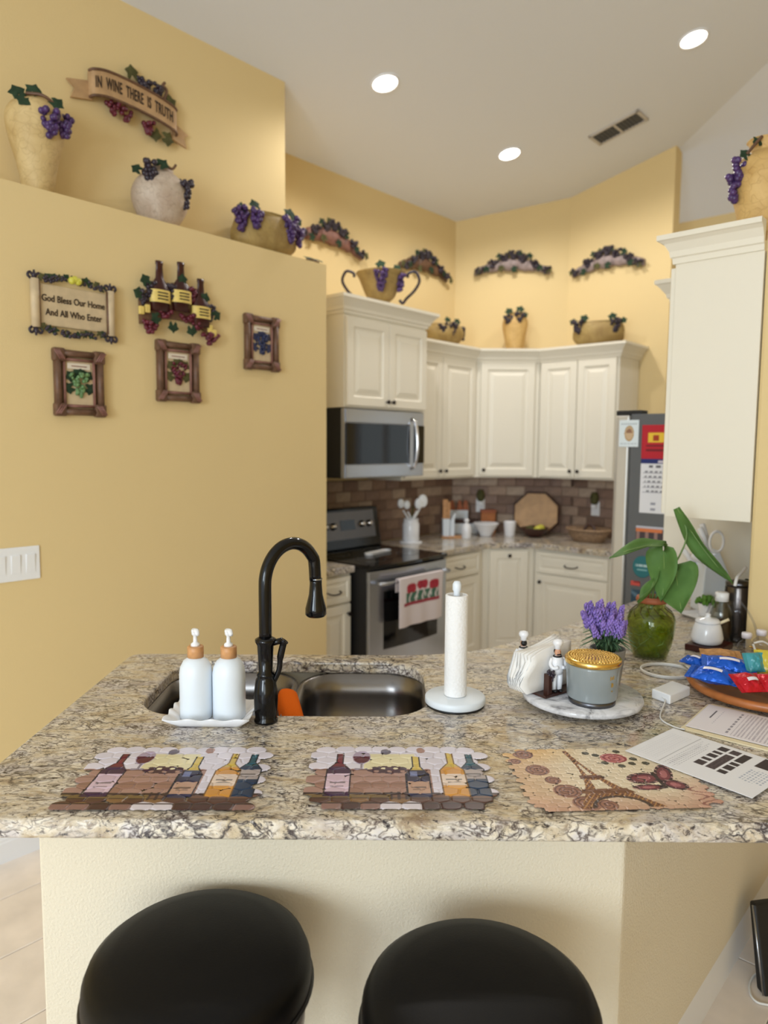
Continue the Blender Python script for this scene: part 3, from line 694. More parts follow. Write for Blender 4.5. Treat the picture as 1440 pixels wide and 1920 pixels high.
UF = 3.448
t = fg = thing('refrigerator', 'stainless refrigerator with grey side covered in papers', 'refrigerator', K(UF, 0.72, 0), ANG)
MB().box(0, 0.9, 0, 0.745, 0.0, 1.79).build('body', 'fridge_side', t, bevel=0.006)
MB().prism([(0.004, 0.752), (0.896, 0.752), (0.896, 0.815), (0.86, 0.838), (0.45, 0.848), (0.04, 0.838), (0.004, 0.815)], 0.72, 1.785).build('door', 'fridge_steel', t, bevel=0.01, seg=3)
MB().prism([(0.004, 0.752), (0.896, 0.752), (0.896, 0.815), (0.86, 0.838), (0.45, 0.848), (0.04, 0.838), (0.004, 0.815)], 0.06, 0.712).build('freezer_drawer', 'fridge_steel', t, bevel=0.01, seg=3)
MB().box(0.02, 0.10, 0.70, 0.83, 1.786, 1.81).build('hinge_cover', 'black_matte', t, bevel=0.004)
MB().tube([(0.42, 0.845, 0.8), (0.42, 0.89, 0.83), (0.42, 0.89, 1.55), (0.42, 0.845, 1.58)], 0.012, 8).build('door_handle', 'steel', t)
def on_fridge(name, x0, y0, x1, y1, fn, nx, ny, label, cat, off=0.003, keep=None):
    (wa, za), (wb, zb) = PU(x0, y0, UF), PU(x1, y1, UF)
    P = K(UF - off, wa, min(za, zb)); X = -WH
    M = Matrix(((X.x, 0, -UH.x, P.x), (X.y, 0, -UH.y, P.y), (0, 1, 0, P.z), (0, 0, 0, 1)))
    return tag(painted(name, abs(wa - wb), abs(za - zb), nx, ny, fn, 'print_paper', M=M, thick=0.0012, keep=keep), label, cat)
def cal_paint(U, V):
    c = np.zeros(U.shape + (3,)); c[:] = (232, 232, 236)
    top = V > 0.60; c[top] = (190, 30, 46)
    c[top & (U > 0.42) & (V > 0.9)] = (36, 62, 140)
    c[top & (U > 0.10) & (U < 0.32) & (V > 0.80) & (V < 0.91)] = (240, 200, 60)
    c[top & (U > 0.17) & (U < 0.25) & (V > 0.82) & (V < 0.885)] = (170, 60, 30)
    c[top & (((U - 0.7) / 0.17) ** 2 + ((V - 0.74) / 0.08) ** 2 < 1)] = (226, 110, 120)
    c[top & (((U - 0.68) / 0.09) ** 2 + ((V - 0.84) / 0.035) ** 2 < 1)] = (60, 44, 40)
    c[top & (V > 0.70) & (V < 0.73) & (U > 0.06) & (U < 0.42)] = (120, 24, 34)
    c[top & (V > 0.755) & (V < 0.775) & (U > 0.06) & (U < 0.40)] = (120, 24, 34)
    c[(V > 0.565) & (V < 0.62)] = (34, 46, 110)
    c[(V > 0.575) & (V < 0.60) & (U > 0.25) & (U < 0.42)] = (210, 200, 214)
    hd = (V > 0.52) & (V < 0.55) & (U > 0.12) & (np.sin(U * 55) > -0.5); c[hd] = (96, 96, 104)
    for k in range(5):
        y = 0.475 - 0.055 * k
        c[(np.abs(V - y) < 0.008) & (np.sin(U * 90 + k) > -0.3) & (U > 0.06)] = (128, 128, 136)
        c[(np.abs(V - y + 0.02) < 0.004) & (U > 0.04)] = (170, 170, 178)
    for k in range(4):
        for y in (0.11, 0.045):
            c[(np.abs(U - 0.2 - 0.2 * k) < 0.035) & (np.abs(V - y) < 0.016)] = (150, 152, 166)
    return c
on_fridge('wall_calendar', 1205, 797, 1330, 970, cal_paint, 70, 110, 'red, blue and white wall calendar on the refrigerator side', 'calendar')
def card_paint(U, V):
    c = np.zeros(U.shape + (3,)); c[:] = (226, 236, 240)
    r = ((U - 0.52) / 0.24) ** 2 + ((V - 0.5) / 0.29) ** 2
    c[r < 1] = (176, 142, 90); c[r < 0.72] = (206, 176, 140); c[(r < 0.4) & (V > 0.52)] = (150, 110, 84)
    c[(np.abs(V - 0.86) < 0.03) & (np.sin(U * 60) > -0.2) & (U > 0.12) & (U < 0.9)] = (150, 160, 168)
    c[(np.abs(V - 0.12) < 0.02) & (np.sin(U * 70) > -0.2) & (U > 0.1) & (U < 0.9)] = (160, 170, 178)
    return c
on_fridge('portrait_card', 1162, 788, 1197, 838, card_paint, 40, 56, 'white card with an oval portrait at the top of the refrigerator', 'card')
def mags(U, V):
    c = np.zeros(U.shape + (3,)); c[:] = (70, 58, 62)
    c[np.sin(U * 46) > 0.2] = (150, 120, 112); c[(V > 0.72) & (U < 0.4)] = (214, 122, 70); c[(V > 0.9)] = (190, 190, 200); c[(V > 0.78) & (V < 0.9) & (U >= 0.4)] = (60, 62, 74)
    c[(V < 0.12)] = (44, 44, 52); return c
on_fridge('photo_magnet', 1193, 985, 1320, 1036, mags, 60, 24, 'wide dark photo strip on the refrigerator below the calendar', 'photo')
def teal(U, V):
    c = np.zeros(U.shape + (3,)); c[:] = (40, 110, 116)
    c[(np.abs(V - 0.55) < 0.05) & (U > 0.15) & (U < 0.88) & (np.sin(U * 55) > -0.6)] = (190, 214, 214); c[(np.abs(V - 0.36) < 0.03) & (U > 0.25) & (U < 0.75)] = (130, 178, 180); return c
(wa, za), (wb, zb) = PU(1187, 1040, UF), PU(1220, 1086, UF)
o = on_fridge('round_magnet', 1187, 1040, 1222, 1086, teal, 48, 48, 'round teal magnet low on the refrigerator side', 'magnet', keep=lambda U, V: (U - 0.5) ** 2 + (V - 0.5) ** 2 < 0.251)
def photo2(U, V):
    c = np.zeros(U.shape + (3,)); c[:] = (214, 212, 216); c[np.sin(U * 21 + 3 * np.sin(V * 14)) * np.sin(V * 19 + U * 5) > 0.05] = (104, 92, 96); return c
on_fridge('photo_print', 1221, 1050, 1262, 1092, photo2, 30, 30, 'small black and white photo beside the round teal magnet', 'photo')
def redp(U, V):
    c = np.zeros(U.shape + (3,)); c[:] = (206, 84, 74); c[(V > 0.6) & (U > 0.3)] = (150, 40, 44); return c
on_fridge('red_magnet', 1183, 1088, 1200, 1099, redp, 12, 8, 'small red magnet low on the refrigerator edge', 'magnet')
def bluep(U, V):
    c = np.zeros(U.shape + (3,)); c[:] = (46, 74, 92); c[np.sin(U * 13 + V * 9) > 0.6] = (90, 120, 140); return c
on_fridge('blue_leaflet', 1184, 1104, 1260, 1150, bluep, 24, 24, 'dark blue leaflet at the bottom of the refrigerator papers', 'leaflet')

# ================================================================== light switch on the left wall
(u1, z1), (u2, z2) = PW(73, 1022, W_LOW), PW(73, 1084, W_LOW)
t = thing('light_switch', 'white four-gang rocker switch plate at the left edge', 'light switch', K(u1, W_LOW, z2), ANG)
hgt = z1 - z2; wid = 0.235
MB().box(-wid, 0, -0.006, 0, 0, hgt).build('plate', 'white_plastic', t, bevel=0.003)
for k in range(4):
    x = -0.036 - 0.0545 * k
    MB().box(x - 0.0175, x + 0.0175, -0.0075, -0.004, hgt * 0.22, hgt * 0.78).build('rocker_frame', 'white_trim', t)
    MB().add([(x - 0.0155, -0.0075, hgt * 0.24), (x + 0.0155, -0.0075, hgt * 0.24), (x + 0.0155, -0.0115, hgt * 0.76), (x - 0.0155, -0.0115, hgt * 0.76), (x - 0.0155, -0.005, hgt * 0.76), (x + 0.0155, -0.005, hgt * 0.76)],
             [(0, 1, 2, 3), (3, 2, 5, 4), (0, 3, 4), (1, 5, 2)]).build('rocker', 'white_plastic', t)

# ================================================================== grapes, leaves, plaques, vases
def grapes(mb, top, length, rad, r, n, squash=1.0, rr=None):
    q = rr or rnd
    for i in range(n):
        f = q.random(); R = rad * (1 - 0.8 * f) * (0.55 + 0.45 * q.random()); a = q.uniform(0, 2 * PI)
        mb.sphere((top[0] + R * math.cos(a), top[1] + R * math.sin(a) * squash, top[2] - f * length), r * q.uniform(0.85, 1.1), 7, 5)
def leaf_shape(mb, c, size, M, lobes=True):
    """a vine leaf with a raised midrib, in its own plane x-y of M, tip along +y"""
    n = 14; vs = [(0, 0.35 * size, 0.10 * size)]
    for k in range(n):
        a = -PI / 2 + 2 * PI * k / n
        r = size * (0.60 + (0.13 * math.cos(5 * (a - PI / 2)) if lobes else 0.0)) * (1.0 if k else 0.35)
        vs.append((r * math.cos(a), 0.35 * size + r * math.sin(a), -0.05 * size * math.cos(3 * a)))
    fs = [(0, 1 + k, 1 + (k + 1) % n) for k in range(n)]
    mb.add(vs, fs, True, Matrix.Translation(c) @ M)
def face_m(rx=90, ry=0, rz=0): return Matrix.Rotation(RAD(rz), 4, 'Z') @ Matrix.Rotation(RAD(ry), 4, 'Y') @ Matrix.Rotation(RAD(rx), 4, 'X')

# --- scroll banner "IN WINE THERE IS TRUTH" on the upper wall
t = thing('wine_banner', 'tan scroll plaque reading IN WINE THERE IS TRUTH', 'wall plaque', K(1.70, W_UP, 3.11), ANG)
def ribbon(pts, h, d=0.012, M=None):
    """upright ribbon strip following plan points (x, y) at height z"""
    P = catmull([(p[0], p[1], p[2]) for p in pts], 6); rings = []
    for p in P: rings.append([(p.x, p.y, p.z - h / 2), (p.x, p.y, p.z + h / 2), (p.x, p.y + d, p.z + h / 2), (p.x, p.y + d, p.z - h / 2)])
    return MB().loops(rings)
TL = RAD(0)
main = [(-0.20, -0.030, 0.030), (-0.185, -0.055, 0.034), (-0.12, -0.060, 0.044), (0.0, -0.055, 0.042), (0.12, -0.050, 0.030), (0.20, -0.048, 0.010), (0.215, -0.025, 0.004)]
rb = ribbon(main, 0.105).build('ribbon', 'resin_tan', t)
MB().tube(catmull([(p[0], p[1] - 0.001, p[2] + 0.053) for p in main], 5), 0.006, 6).build('ribbon_edge', 'resin_brown', rb)
MB().tube(catmull([(p[0], p[1] - 0.001, p[2] - 0.053) for p in main], 5), 0.006, 6).build('ribbon_edge', 'resin_brown', rb)
vs, fs = text_mesh('IN  WINE  THERE  IS  TRUTH', 0.046, 0.001, spacing=1.08)
wt = max(v[0] for v in vs) - min(v[0] for v in vs); k = 0.37 / wt
P = catmull(main, 20)
def onr(x):
    x = min(max(x, -0.18), 0.20); b = min(P, key=lambda p: abs(p.x - x) + (0 if -0.19 < p.x < 0.205 else 9)); return b
tv = []
for x, y, z in vs:
    x *= k; b = onr(x); tv.append((x, b.y - 0.002 - z, b.z + y * 1.45))
MB().add(tv, fs).build('lettering', 'ink_dark', rb)
def tail(pts): 
    return MB().prism(pts, 0, 0.012, M=Matrix.Rotation(RAD(90), 4, 'X'))
tail([(-0.30, -0.01 + 0.035), (-0.265, 0.0), (-0.285, -0.045), (-0.19, -0.025), (-0.175, 0.055)]).tf(Matrix.Translation((0.01, -0.008, 0.0))).build('ribbon_tail', 'resin_tan', t)
tail([(0.19, 0.04), (0.285, -0.005), (0.262, -0.022), (0.275, -0.065), (0.20, -0.045)]).tf(Matrix.Translation((0.0, -0.008, -0.02))).build('ribbon_tail', 'resin_tan', t)
q = random.Random(3)
for x, z, L, R, n in ((0.06, 0.145, 0.05, 0.045, 26), (0.12, 0.135, 0.04, 0.04, 20), (-0.1, -0.01, 0.05, 0.035, 18), (-0.04, -0.02, 0.05, 0.035, 18), (0.07, -0.03, 0.06, 0.035, 20)):
    mb = MB(); grapes(mb, (x, -0.036, z), L, R, 0.011, n, 0.5, q); mb.build('grape_cluster', 'grape_wine' if z < 0.1 else 'grape_dark', t)
for x, z, r in ((0.0, 0.13, 10), (0.17, 0.08, -60), (0.15, -0.075, -100), (0.10, -0.06, 190)):
    mb = MB(); leaf_shape(mb, (x, -0.03, z), 0.05, Matrix.Rotation(RAD(90), 4, 'X') @ Matrix.Rotation(RAD(r), 4, 'Z')); mb.build('leaf', 'leaf_olive', t)
MB().tube(catmull([(0.155, -0.03, 0.09), (0.165, -0.035, 0.13), (0.15, -0.03, 0.15), (0.16, -0.03, 0.165)], 5), 0.007, 6).build('vine_tendril', 'resin_brown', t)

# --- "God Bless Our Home" scroll
t = thing('blessing_plaque', 'cream scroll plaque reading God Bless Our Home And All Who Enter', 'wall plaque', K(1.305, W_LOW, 2.155), ANG)
MB().loops([[(x, y, z) for x, z in ((-0.135, -0.078), (0.135, -0.078), (0.135, 0.078), (-0.135, 0.078))] for y in (-0.022, -0.004)][::-1]).build('tablet', 'resin_cream', t, bevel=0.004)
for s in (-1, 1):
    rod = MB().tube([(s * 0.15, -0.024, -0.09), (s * 0.15, -0.024, 0.09)], 0.016, 12).build('scroll_roll', 'resin_cream', t)
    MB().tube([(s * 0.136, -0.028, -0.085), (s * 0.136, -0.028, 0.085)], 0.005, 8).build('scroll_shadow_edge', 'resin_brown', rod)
    for e in (-1, 1):
        mb = MB(); z = e * 0.092
        mb.tube([(s * 0.15, -0.024, z), (s * 0.15, -0.024, z + e * 0.03)], [0.011, 0.003], 8)
        for a in (-1, 1): mb.tube(catmull([(s * 0.15, -0.024, z + e * 0.004), (s * 0.15 + a * 0.016, -0.024, z + e * 0.02), (s * 0.15 + a * 0.024, -0.024, z + e * 0.008), (s * 0.15 + a * 0.014, -0.024, z - e * 0.003)], 4), 0.005, 6)
        mb.build('fleur_finial', 'grape_dark', t)
for txt, z in (('God Bless Our Home', 0.024), ('And All Who Enter', -0.028)):
    vs, fs = text_mesh(txt, 0.04, 0.001); wt = max(v[0] for v in vs) - min(v[0] for v in vs); k = (0.25 if z > 0 else 0.225) / wt
    MB().add([(x * k, -0.0235 - zz, z + y * 0.9) for x, y, zz in vs], fs).build('lettering', 'ink_dark', t)
q = random.Random(5)
for zc, n, sgn in ((0.088, 11, 1), (-0.088, 11, -1)):
    for i in range(n):
        x = -0.12 + 0.24 * i / (n - 1); arch = (1 - (x / 0.13) ** 2) * 0.018 * sgn
        mb = MB(); leaf_shape(mb, (x, -0.03, zc + arch), 0.024, Matrix.Rotation(RAD(90), 4, 'X') @ Matrix.Rotation(RAD(q.uniform(-90, 90)), 4, 'Z')); mb.build('leaf', 'leaf_dark' if i % 3 else 'leaf_olive', t)
    mb = MB(); 
    for i in range(34): x = q.uniform(-0.12, 0.12); mb.sphere((x, -0.028, zc + (1 - (x / 0.13) ** 2) * 0.018 * sgn + q.uniform(-0.01, 0.01)), 0.0075, 7, 5)
    mb.build('grape_row', 'grape_dark', t)
mb = MB()
for x in (-0.012, 0.012, 0.0): mb.sphere((x, -0.038, 0.108 - abs(x) * 0.4), 0.015, 8, 6)
mb.build('orange_fruit', 'fruit_yellow', t)

# --- three bottles plaque
t = thing('bottle_plaque', 'grape-covered plaque with three dark wine bottles and yellow labels', 'wall plaque', K(1.76, W_LOW, 2.15), ANG)
def arc(x): return 0.055 * (1 - (x / 0.2) ** 2)
mb = MB(); rings = []
for k in range(15):
    x = -0.17 + 0.34 * k / 14; a = arc(x); rings.append([(x, -0.004, a - 0.03), (x, -0.004, a + 0.13 - abs(x) * 0.2), (x, -0.028, a + 0.12 - abs(x) * 0.2), (x, -0.03, a - 0.03)])
mb.loops(rings).build('backing', 'resin_brown', t)
for x, dz in ((-0.085, 0.0), (0.02, 0.005), (0.12, -0.03)):
    b = MB().lathe([(0.044, 0), (0.045, 0.085), (0.042, 0.105), (0.019, 0.140), (0.0155, 0.195), (0.018, 0.198), (0.018, 0.212), (0.001, 0.213)], (x, -0.034, arc(x) - 0.0 + dz), 16, sy=0.5).build('bottle', 'mahogany', t)
    MB().lathe([(0.049, 0.035), (0.049, 0.088)], (x, -0.034, arc(x) + dz), 18, sy=0.55, cap=False).build('bottle_label', 'label_yellow', b)
    for zz in (0.049, 0.062, 0.075):
        MB().box(x - 0.024, x + 0.024, -0.0622, -0.0585, arc(x) + dz + zz - 0.0025, arc(x) + dz + zz + 0.0025).build('label_line', 'ink_dark', b)
for x, z in ((-0.175, 0.035), (-0.148, 0.045), (0.165, 0.0), (0.185, -0.02)):
    MB().box(x - 0.011, x + 0.011, -0.045, -0.03, z - 0.014, z + 0.02).build('side_label', 'label_yellow', t, bevel=0.003)
q = random.Random(9)
for x, z, L, R, n, m_ in ((-0.16, 0.12, 0.06, 0.035, 24, 'grape_dark'), (-0.125, 0.16, 0.05, 0.035, 22, 'grape_dark'), (-0.135, 0.0, 0.05, 0.045, 30, 'grape_wine'), (-0.03, 0.17, 0.06, 0.03, 20, 'grape_dark'), (0.075, 0.17, 0.06, 0.03, 20, 'grape_wine'),
                         (0.165, 0.11, 0.07, 0.035, 26, 'grape_dark'), (-0.06, 0.055, 0.03, 0.05, 22, 'grape_wine'), (0.05, 0.05, 0.03, 0.05, 22, 'grape_wine'), (0.165, -0.02, 0.045, 0.05, 34, 'grape_wine'), (0.10, 0.02, 0.03, 0.04, 18, 'grape_wine')):
    mb = MB(); grapes(mb, (x, -0.035, z), L, R, 0.010, n, 0.4, q); mb.build('grape_cluster', m_, t)
for x, z, r in ((-0.15, 0.15, 30), (-0.175, 0.1, 70), (-0.03, 0.0, 180), (0.06, -0.005, 190), (0.18, 0.06, -60), (0.02, 0.18, 0), (-0.10, 0.02, 120), (0.13, 0.12, -20)):
    mb = MB(); leaf_shape(mb, (x, -0.046, z), 0.04, Matrix.Rotation(RAD(90), 4, 'X') @ Matrix.Rotation(RAD(r), 4, 'Z')); mb.build('leaf', 'leaf_dark', t)

# --- three framed grape reliefs
def grape_frame(px, lb, gm, seed):
    (ua, za), (ub, zb) = px; u0 = (ua + ub) / 2; w2 = (ub - ua) / 2; h2 = (za - zb) / 2; z0 = (za + zb) / 2
    t = thing('grape_picture', lb, 'picture', K(u0, W_LOW, z0), ANG, 'carved frames with grapes on the left wall')
    MB().box(-w2 * 0.62, w2 * 0.62, -0.014, -0.002, -h2 * 0.72, h2 * 0.72).build('relief_board', 'resin_cream', t)
    for s in (-1, 1):
        for nm, a in (('frame_rail', (-w2 * 0.72, w2 * 0.72, s * h2 * 0.88)), ):
            MB().tube([(a[0], -0.016, a[2]), (a[1], -0.016, a[2])], h2 * 0.13, 10, flat=0.8).build('frame_rail', 'resin_brown', t)
        MB().tube([(s * w2 * 0.83, -0.016, -h2 * 0.8), (s * w2 * 0.83, -0.016, h2 * 0.8)], w2 * 0.175, 10, flat=0.8).build('frame_rail', 'resin_brown', t)
        MB().tube([(s * w2 * 0.58, -0.018, -h2 * 0.70), (s * w2 * 0.58, -0.018, h2 * 0.70)], w2 * 0.06, 8).build('inner_bead', 'resin_rose', t)
        MB().tube([(-w2 * 0.58, -0.018, s * h2 * 0.70), (w2 * 0.58, -0.018, s * h2 * 0.70)], w2 * 0.06, 8).build('inner_bead', 'resin_rose', t)
        for e in (-1, 1):
            mb = MB(); mb.box(s * w2 * 0.78 - 0.024, s * w2 * 0.78 + 0.024, -0.034, -0.002, e * h2 * 0.82 - 0.026, e * h2 * 0.82 + 0.026)
            c = mb.build('corner_block', 'resin_brown', t, bevel=0.008)
            for a in range(3): MB().tube([(s * w2 * 0.78 - 0.018 * s + 0.009 * a * s, -0.036, e * (h2 * 0.82 - 0.018)), (s * w2 * 0.78 + 0.006 * s + 0.008 * a * s, -0.036, e * (h2 * 0.82 + 0.017))], 0.0035, 6).build('acanthus_rib', 'resin_rose', c)
    MB().box(-w2 * 0.44, w2 * 0.44, -0.019, -0.013, h2 * 0.42, h2 * 0.60).build('name_banner', 'label_white', t, bevel=0.002)
    MB().box(-w2 * 0.3, w2 * 0.3, -0.0198, -0.0185, h2 * 0.495, h2 * 0.525).build('banner_line', 'resin_rose', t)
    q = random.Random(seed); mb = MB(); grapes(mb, (0, -0.02, h2 * 0.30), h2 * 0.7, w2 * 0.40, 0.008, 60, 0.35, q); mb.build('grape_cluster', gm, t)
    for x, z, r in ((-0.035, 0.03, 40), (0.035, 0.035, -40), (-0.04, -0.01, 110), (0.04, -0.01, -110), (0, 0.05, 0)):
        mb = MB(); leaf_shape(mb, (x * 0.7, -0.017, z * 0.8 - 0.008), 0.036, Matrix.Rotation(RAD(90), 4, 'X') @ Matrix.Rotation(RAD(r), 4, 'Z')); mb.build('leaf', {'grape_green': 'leaf_dark', 'grape_wine': 'leaf_olive', 'grape_blue': 'grape_blue'}[gm], t)
grape_frame((PW(96, 652, 2.84), PW(196, 782, 2.84)), 'brown carved picture frame with a green grape bunch', 'grape_green', 1)
grape_frame((PW(290, 636, 2.84), PW(373, 756, 2.84)), 'brown carved picture frame with a red grape bunch', 'grape_wine', 2)
grape_frame((PW(456, 587, 2.84), PW(521, 698, 2.84)), 'brown carved picture frame with a dark blue grape bunch', 'grape_blue', 4)

# --- carved grape swags high on the kitchen walls
def swag(name, label, org, ang, L, body, seed, tilt=0.0):
    t = thing(name, label, 'wall plaque', M=Matrix.Translation(org) @ Matrix.Rotation(RAD(ang), 4, 'Z') @ Matrix.Rotation(RAD(tilt), 4, 'Y'), group='carved grape swags high on the kitchen walls')
    q = random.Random(seed); h = L / 2
    def arch(x): return 0.030 - 0.058 * (x / h) ** 2
    # overlapping slabs of carved wood grain with ragged ends
    for i, (a, b, hh, yy) in enumerate(((-1.0, -0.62, 0.046, 0.026), (-0.70, -0.25, 0.066, 0.040), (-0.32, 0.18, 0.074, 0.050), (0.10, 0.60, 0.066, 0.040), (0.52, 1.0, 0.048, 0.026))):
        n = 7; rings = []
        for k in range(n):
            f = k / (n - 1); x = h * (a + (b - a) * f); zc = arch(x) - 0.02; e = hh * (0.62 + 0.38 * math.sin(PI * (0.15 + 0.7 * f))) * q.uniform(0.88, 1.1)
            rings.append([(x + 0.006, -0.004, zc - e * 0.75), (x, -yy * 0.8, zc - e * 0.7), (x, -yy, zc - e * 0.2), (x, -yy, zc + e * 0.2), (x, -yy * 0.75, zc + e * 0.55), (x + 0.006, -0.004, zc + e * 0.6)])
        MB().loops(rings, smooth=True).build('carved_slab', body, t)
    for x, up, n in ((-0.52, 0.02, 18), (-0.20, 0.050, 34), (0.04, 0.070, 40), (0.28, 0.045, 26), (0.62, 0.015, 18), (-0.86, -0.01, 10), (0.88, -0.01, 10)):
        mb = MB(); grapes(mb, (x * h, -0.046, arch(x * h) + up), 0.050, 0.048, 0.0130, n, 0.45, q); mb.build('grape_cluster', 'grape_dark', t)
    for x, dz, m_ in ((-0.95, -0.03, 'leaf_olive'), (-0.68, -0.045, 'leaf_dark'), (-0.38, 0.04, 'leaf_dark'), (-0.1, 0.055, 'leaf_olive'), (0.16, 0.05, 'leaf_dark'), (0.44, 0.035, 'leaf_dark'), (0.12, -0.06, 'leaf_dark'), (0.74, -0.035, 'leaf_dark'), (0.97, -0.03, 'leaf_olive'), (-0.25, -0.06, 'leaf_olive')):
        mb = MB(); leaf_shape(mb, (x * h, -0.052, arch(x * h) + dz - 0.01), 0.045, Matrix.Rotation(RAD(90), 4, 'X') @ Matrix.Rotation(RAD(q.uniform(-100, 100)), 4, 'Z')); mb.build('leaf', m_, t)
    return t
swag('grape_swag', 'rosy brown carved grape swag on the wall above the two-handled urn', K(3.39, W_KIT, 3.01), ANG, 0.62, 'resin_rose', 21, 2)
swag('grape_swag', 'dark brown carved grape swag nearest the kitchen corner on the left', K(4.39, W_KIT, 3.02), ANG, 0.58, 'resin_brown', 22, 0)
dang = ANG + math.degrees(math.atan2(DB.y - DA.y, DB.x - DA.x)); dm = (DA * 0.5 + DB * 0.5)
swag('grape_swag', 'grey carved grape swag in the middle of the diagonal wall', K(dm.x, dm.y, 3.09), dang, 0.60, 'resin_grey', 23)
swag('grape_swag', 'grey carved grape swag on the back wall near the wall end', K(U_BACK, 2.50, 3.055), ANG - 90, 0.58, 'resin_grey', 24)

# --- vases
def vase(name, label, u, w, z, prof, material, clusters, leaves, seed, sx=1, sy=1, rz=None, seg=32, wob=0.03, group=None, handles=None, vines=()):
    kp_ = K(u, w)
    if rz is None: rz = math.degrees(math.atan2(-kp_.y, -kp_.x)) + 90
    t = thing(name, label, 'vase', K(u, w, z), rz, group)
    q = random.Random(seed); ph = [q.uniform(0, 6) for _ in range(4)]
    wf = lambda a, j: 1 + wob * (math.sin(2 * a + ph[0] + j * 0.5) * 0.6 + math.sin(5 * a + ph[1] - j * 0.8) * 0.4)
    P = [(p[0], p[1], 0) for p in prof]; P = [(p.x, p.y) for p in catmull(P, 4)]
    top = P[-1]; P = P + [(top[0] - 0.008, top[1] - 0.002), (top[0] - 0.012, top[1] - 0.03), (0.004, top[1] - 0.05)]
    MB().lathe([(max(r, 0.002), zz) for r, zz in P], seg=seg, sx=sx, sy=sy, cap=True, wob=wf).build('body', material, t)
    for x, y, zz, L, R, n, m_ in clusters:
        mb = MB(); grapes(mb, (x, y, zz + 0.006), L * 1.1, R * 1.15, 0.0125, n, 0.75, q); mb.build('grape_cluster', m_, t)
    for x, y, zz, s, r in leaves:
        mb = MB(); leaf_shape(mb, (x, y, zz), s, Matrix.Rotation(RAD(70), 4, 'X') @ Matrix.Rotation(RAD(r), 4, 'Z')); mb.build('leaf', 'leaf_dark', t)
    for v in vines: MB().tube(catmull(v, 5), 0.006, 6).build('vine', 'resin_brown', t)
    for pts in (handles or ()): MB().tube(catmull(pts, 6), 0.009, 8).build('handle', 'grape_dark', t)
    return t
LZ = 2.588
vase('tall_vase', 'tall cream crackled vase with purple grapes at the left edge of the ledge', 1.235, 2.955, LZ, [(0.05, 0), (0.055, 0.02), (0.075, 0.12), (0.10, 0.22), (0.108, 0.29), (0.09, 0.335), (0.06, 0.35), (0.062, 0.365)], 'vase_cream',
     [(0.05, -0.095, 0.30, 0.09, 0.038, 46, 'grape_purple'), (0.10, -0.05, 0.315, 0.09, 0.035, 40, 'grape_purple')], [(-0.05, -0.06, 0.345, 0.05, 30), (-0.01, -0.06, 0.365, 0.045, -20), (-0.03, -0.09, 0.335, 0.045, 150), (0.06, -0.07, 0.345, 0.045, 240)], 31,
     vines=[[(-0.03, -0.06, 0.36), (0.03, -0.08, 0.355), (0.08, -0.06, 0.33)]])
vase('round_vase', 'round whitish crackled vase with dark grapes on the left ledge', 1.765, 2.948, LZ, [(0.06, 0), (0.075, 0.01), (0.115, 0.08), (0.122, 0.14), (0.10, 0.20), (0.062, 0.235), (0.06, 0.25)], 'vase_white',
     [(-0.04, -0.095, 0.235, 0.075, 0.036, 40, 'grape_dark'), (0.105, -0.045, 0.20, 0.11, 0.034, 50, 'grape_dark')], [(-0.08, -0.07, 0.215, 0.04, 60), (0.0, -0.08, 0.24, 0.045, -40), (0.07, -0.085, 0.155, 0.04, 100)], 32,
     vines=[[(-0.05, -0.06, 0.25), (0.0, -0.06, 0.27), (0.05, -0.05, 0.245), (0.07, -0.05, 0.265)]])
vase('wide_pot', 'wide olive pot with purple grapes at the far end of the left ledge', 2.36, 2.962, LZ, [(0.105, 0), (0.13, 0.006), (0.172, 0.045), (0.180, 0.09), (0.168, 0.15), (0.158, 0.185), (0.162, 0.192)], 'vase_olive',
     [(-0.165, -0.06, 0.185, 0.095, 0.040, 52, 'grape_purple'), (-0.10, -0.095, 0.185, 0.085, 0.036, 46, 'grape_purple'), (0.10, -0.095, 0.185, 0.11, 0.038, 56, 'grape_purple'), (0.18, -0.05, 0.165, 0.09, 0.032, 40, 'grape_purple')],
     [(-0.09, -0.08, 0.195, 0.05, 20), (-0.14, -0.06, 0.19, 0.045, 80), (0.10, -0.08, 0.195, 0.055, -20), (0.15, -0.06, 0.19, 0.045, -70)], 33, sy=0.58, rz=ANG - 7)
vase('handled_urn', 'two-handled golden urn with purple grapes on top of the tall cabinet', 3.42, 3.12, 2.503, [(0.055, 0), (0.065, 0.01), (0.05, 0.03), (0.09, 0.07), (0.125, 0.14), (0.15, 0.20), (0.155, 0.215)], 'vase_olive',
     [(0.0, -0.135, 0.21, 0.12, 0.045, 60, 'grape_purple'), (0.12, -0.06, 0.19, 0.09, 0.035, 40, 'grape_purple')], [(0.0, -0.14, 0.22, 0.05, 10), (0.09, -0.10, 0.215, 0.04, -40)], 34,
     handles=[[(s * 0.12, 0, 0.05), (s * 0.14, 0, 0.03), (s * 0.165, 0, 0.06), (s * 0.215, 0, 0.11), (s * 0.245, 0, 0.17), (s * 0.22, 0, 0.225), (s * 0.175, 0, 0.215), (s * 0.17, 0, 0.19)] for s in (-1, 1)])
vase('wide_pot', 'small olive pot with dark grapes half hidden behind the tall cabinet', 4.42, 3.38, 2.383, [(0.09, 0), (0.12, 0.02), (0.165, 0.08), (0.165, 0.13), (0.14, 0.165), (0.13, 0.17)], 'vase_olive',
     [(-0.06, -0.09, 0.165, 0.07, 0.04, 36, 'grape_dark'), (0.02, -0.10, 0.165, 0.08, 0.04, 36, 'grape_dark'), (0.155, -0.03, 0.15, 0.08, 0.025, 26, 'grape_dark')], [(0.06, -0.09, 0.175, 0.045, -30), (-0.02, -0.10, 0.175, 0.045, 10)], 35, sy=0.7, rz=ANG - 20)
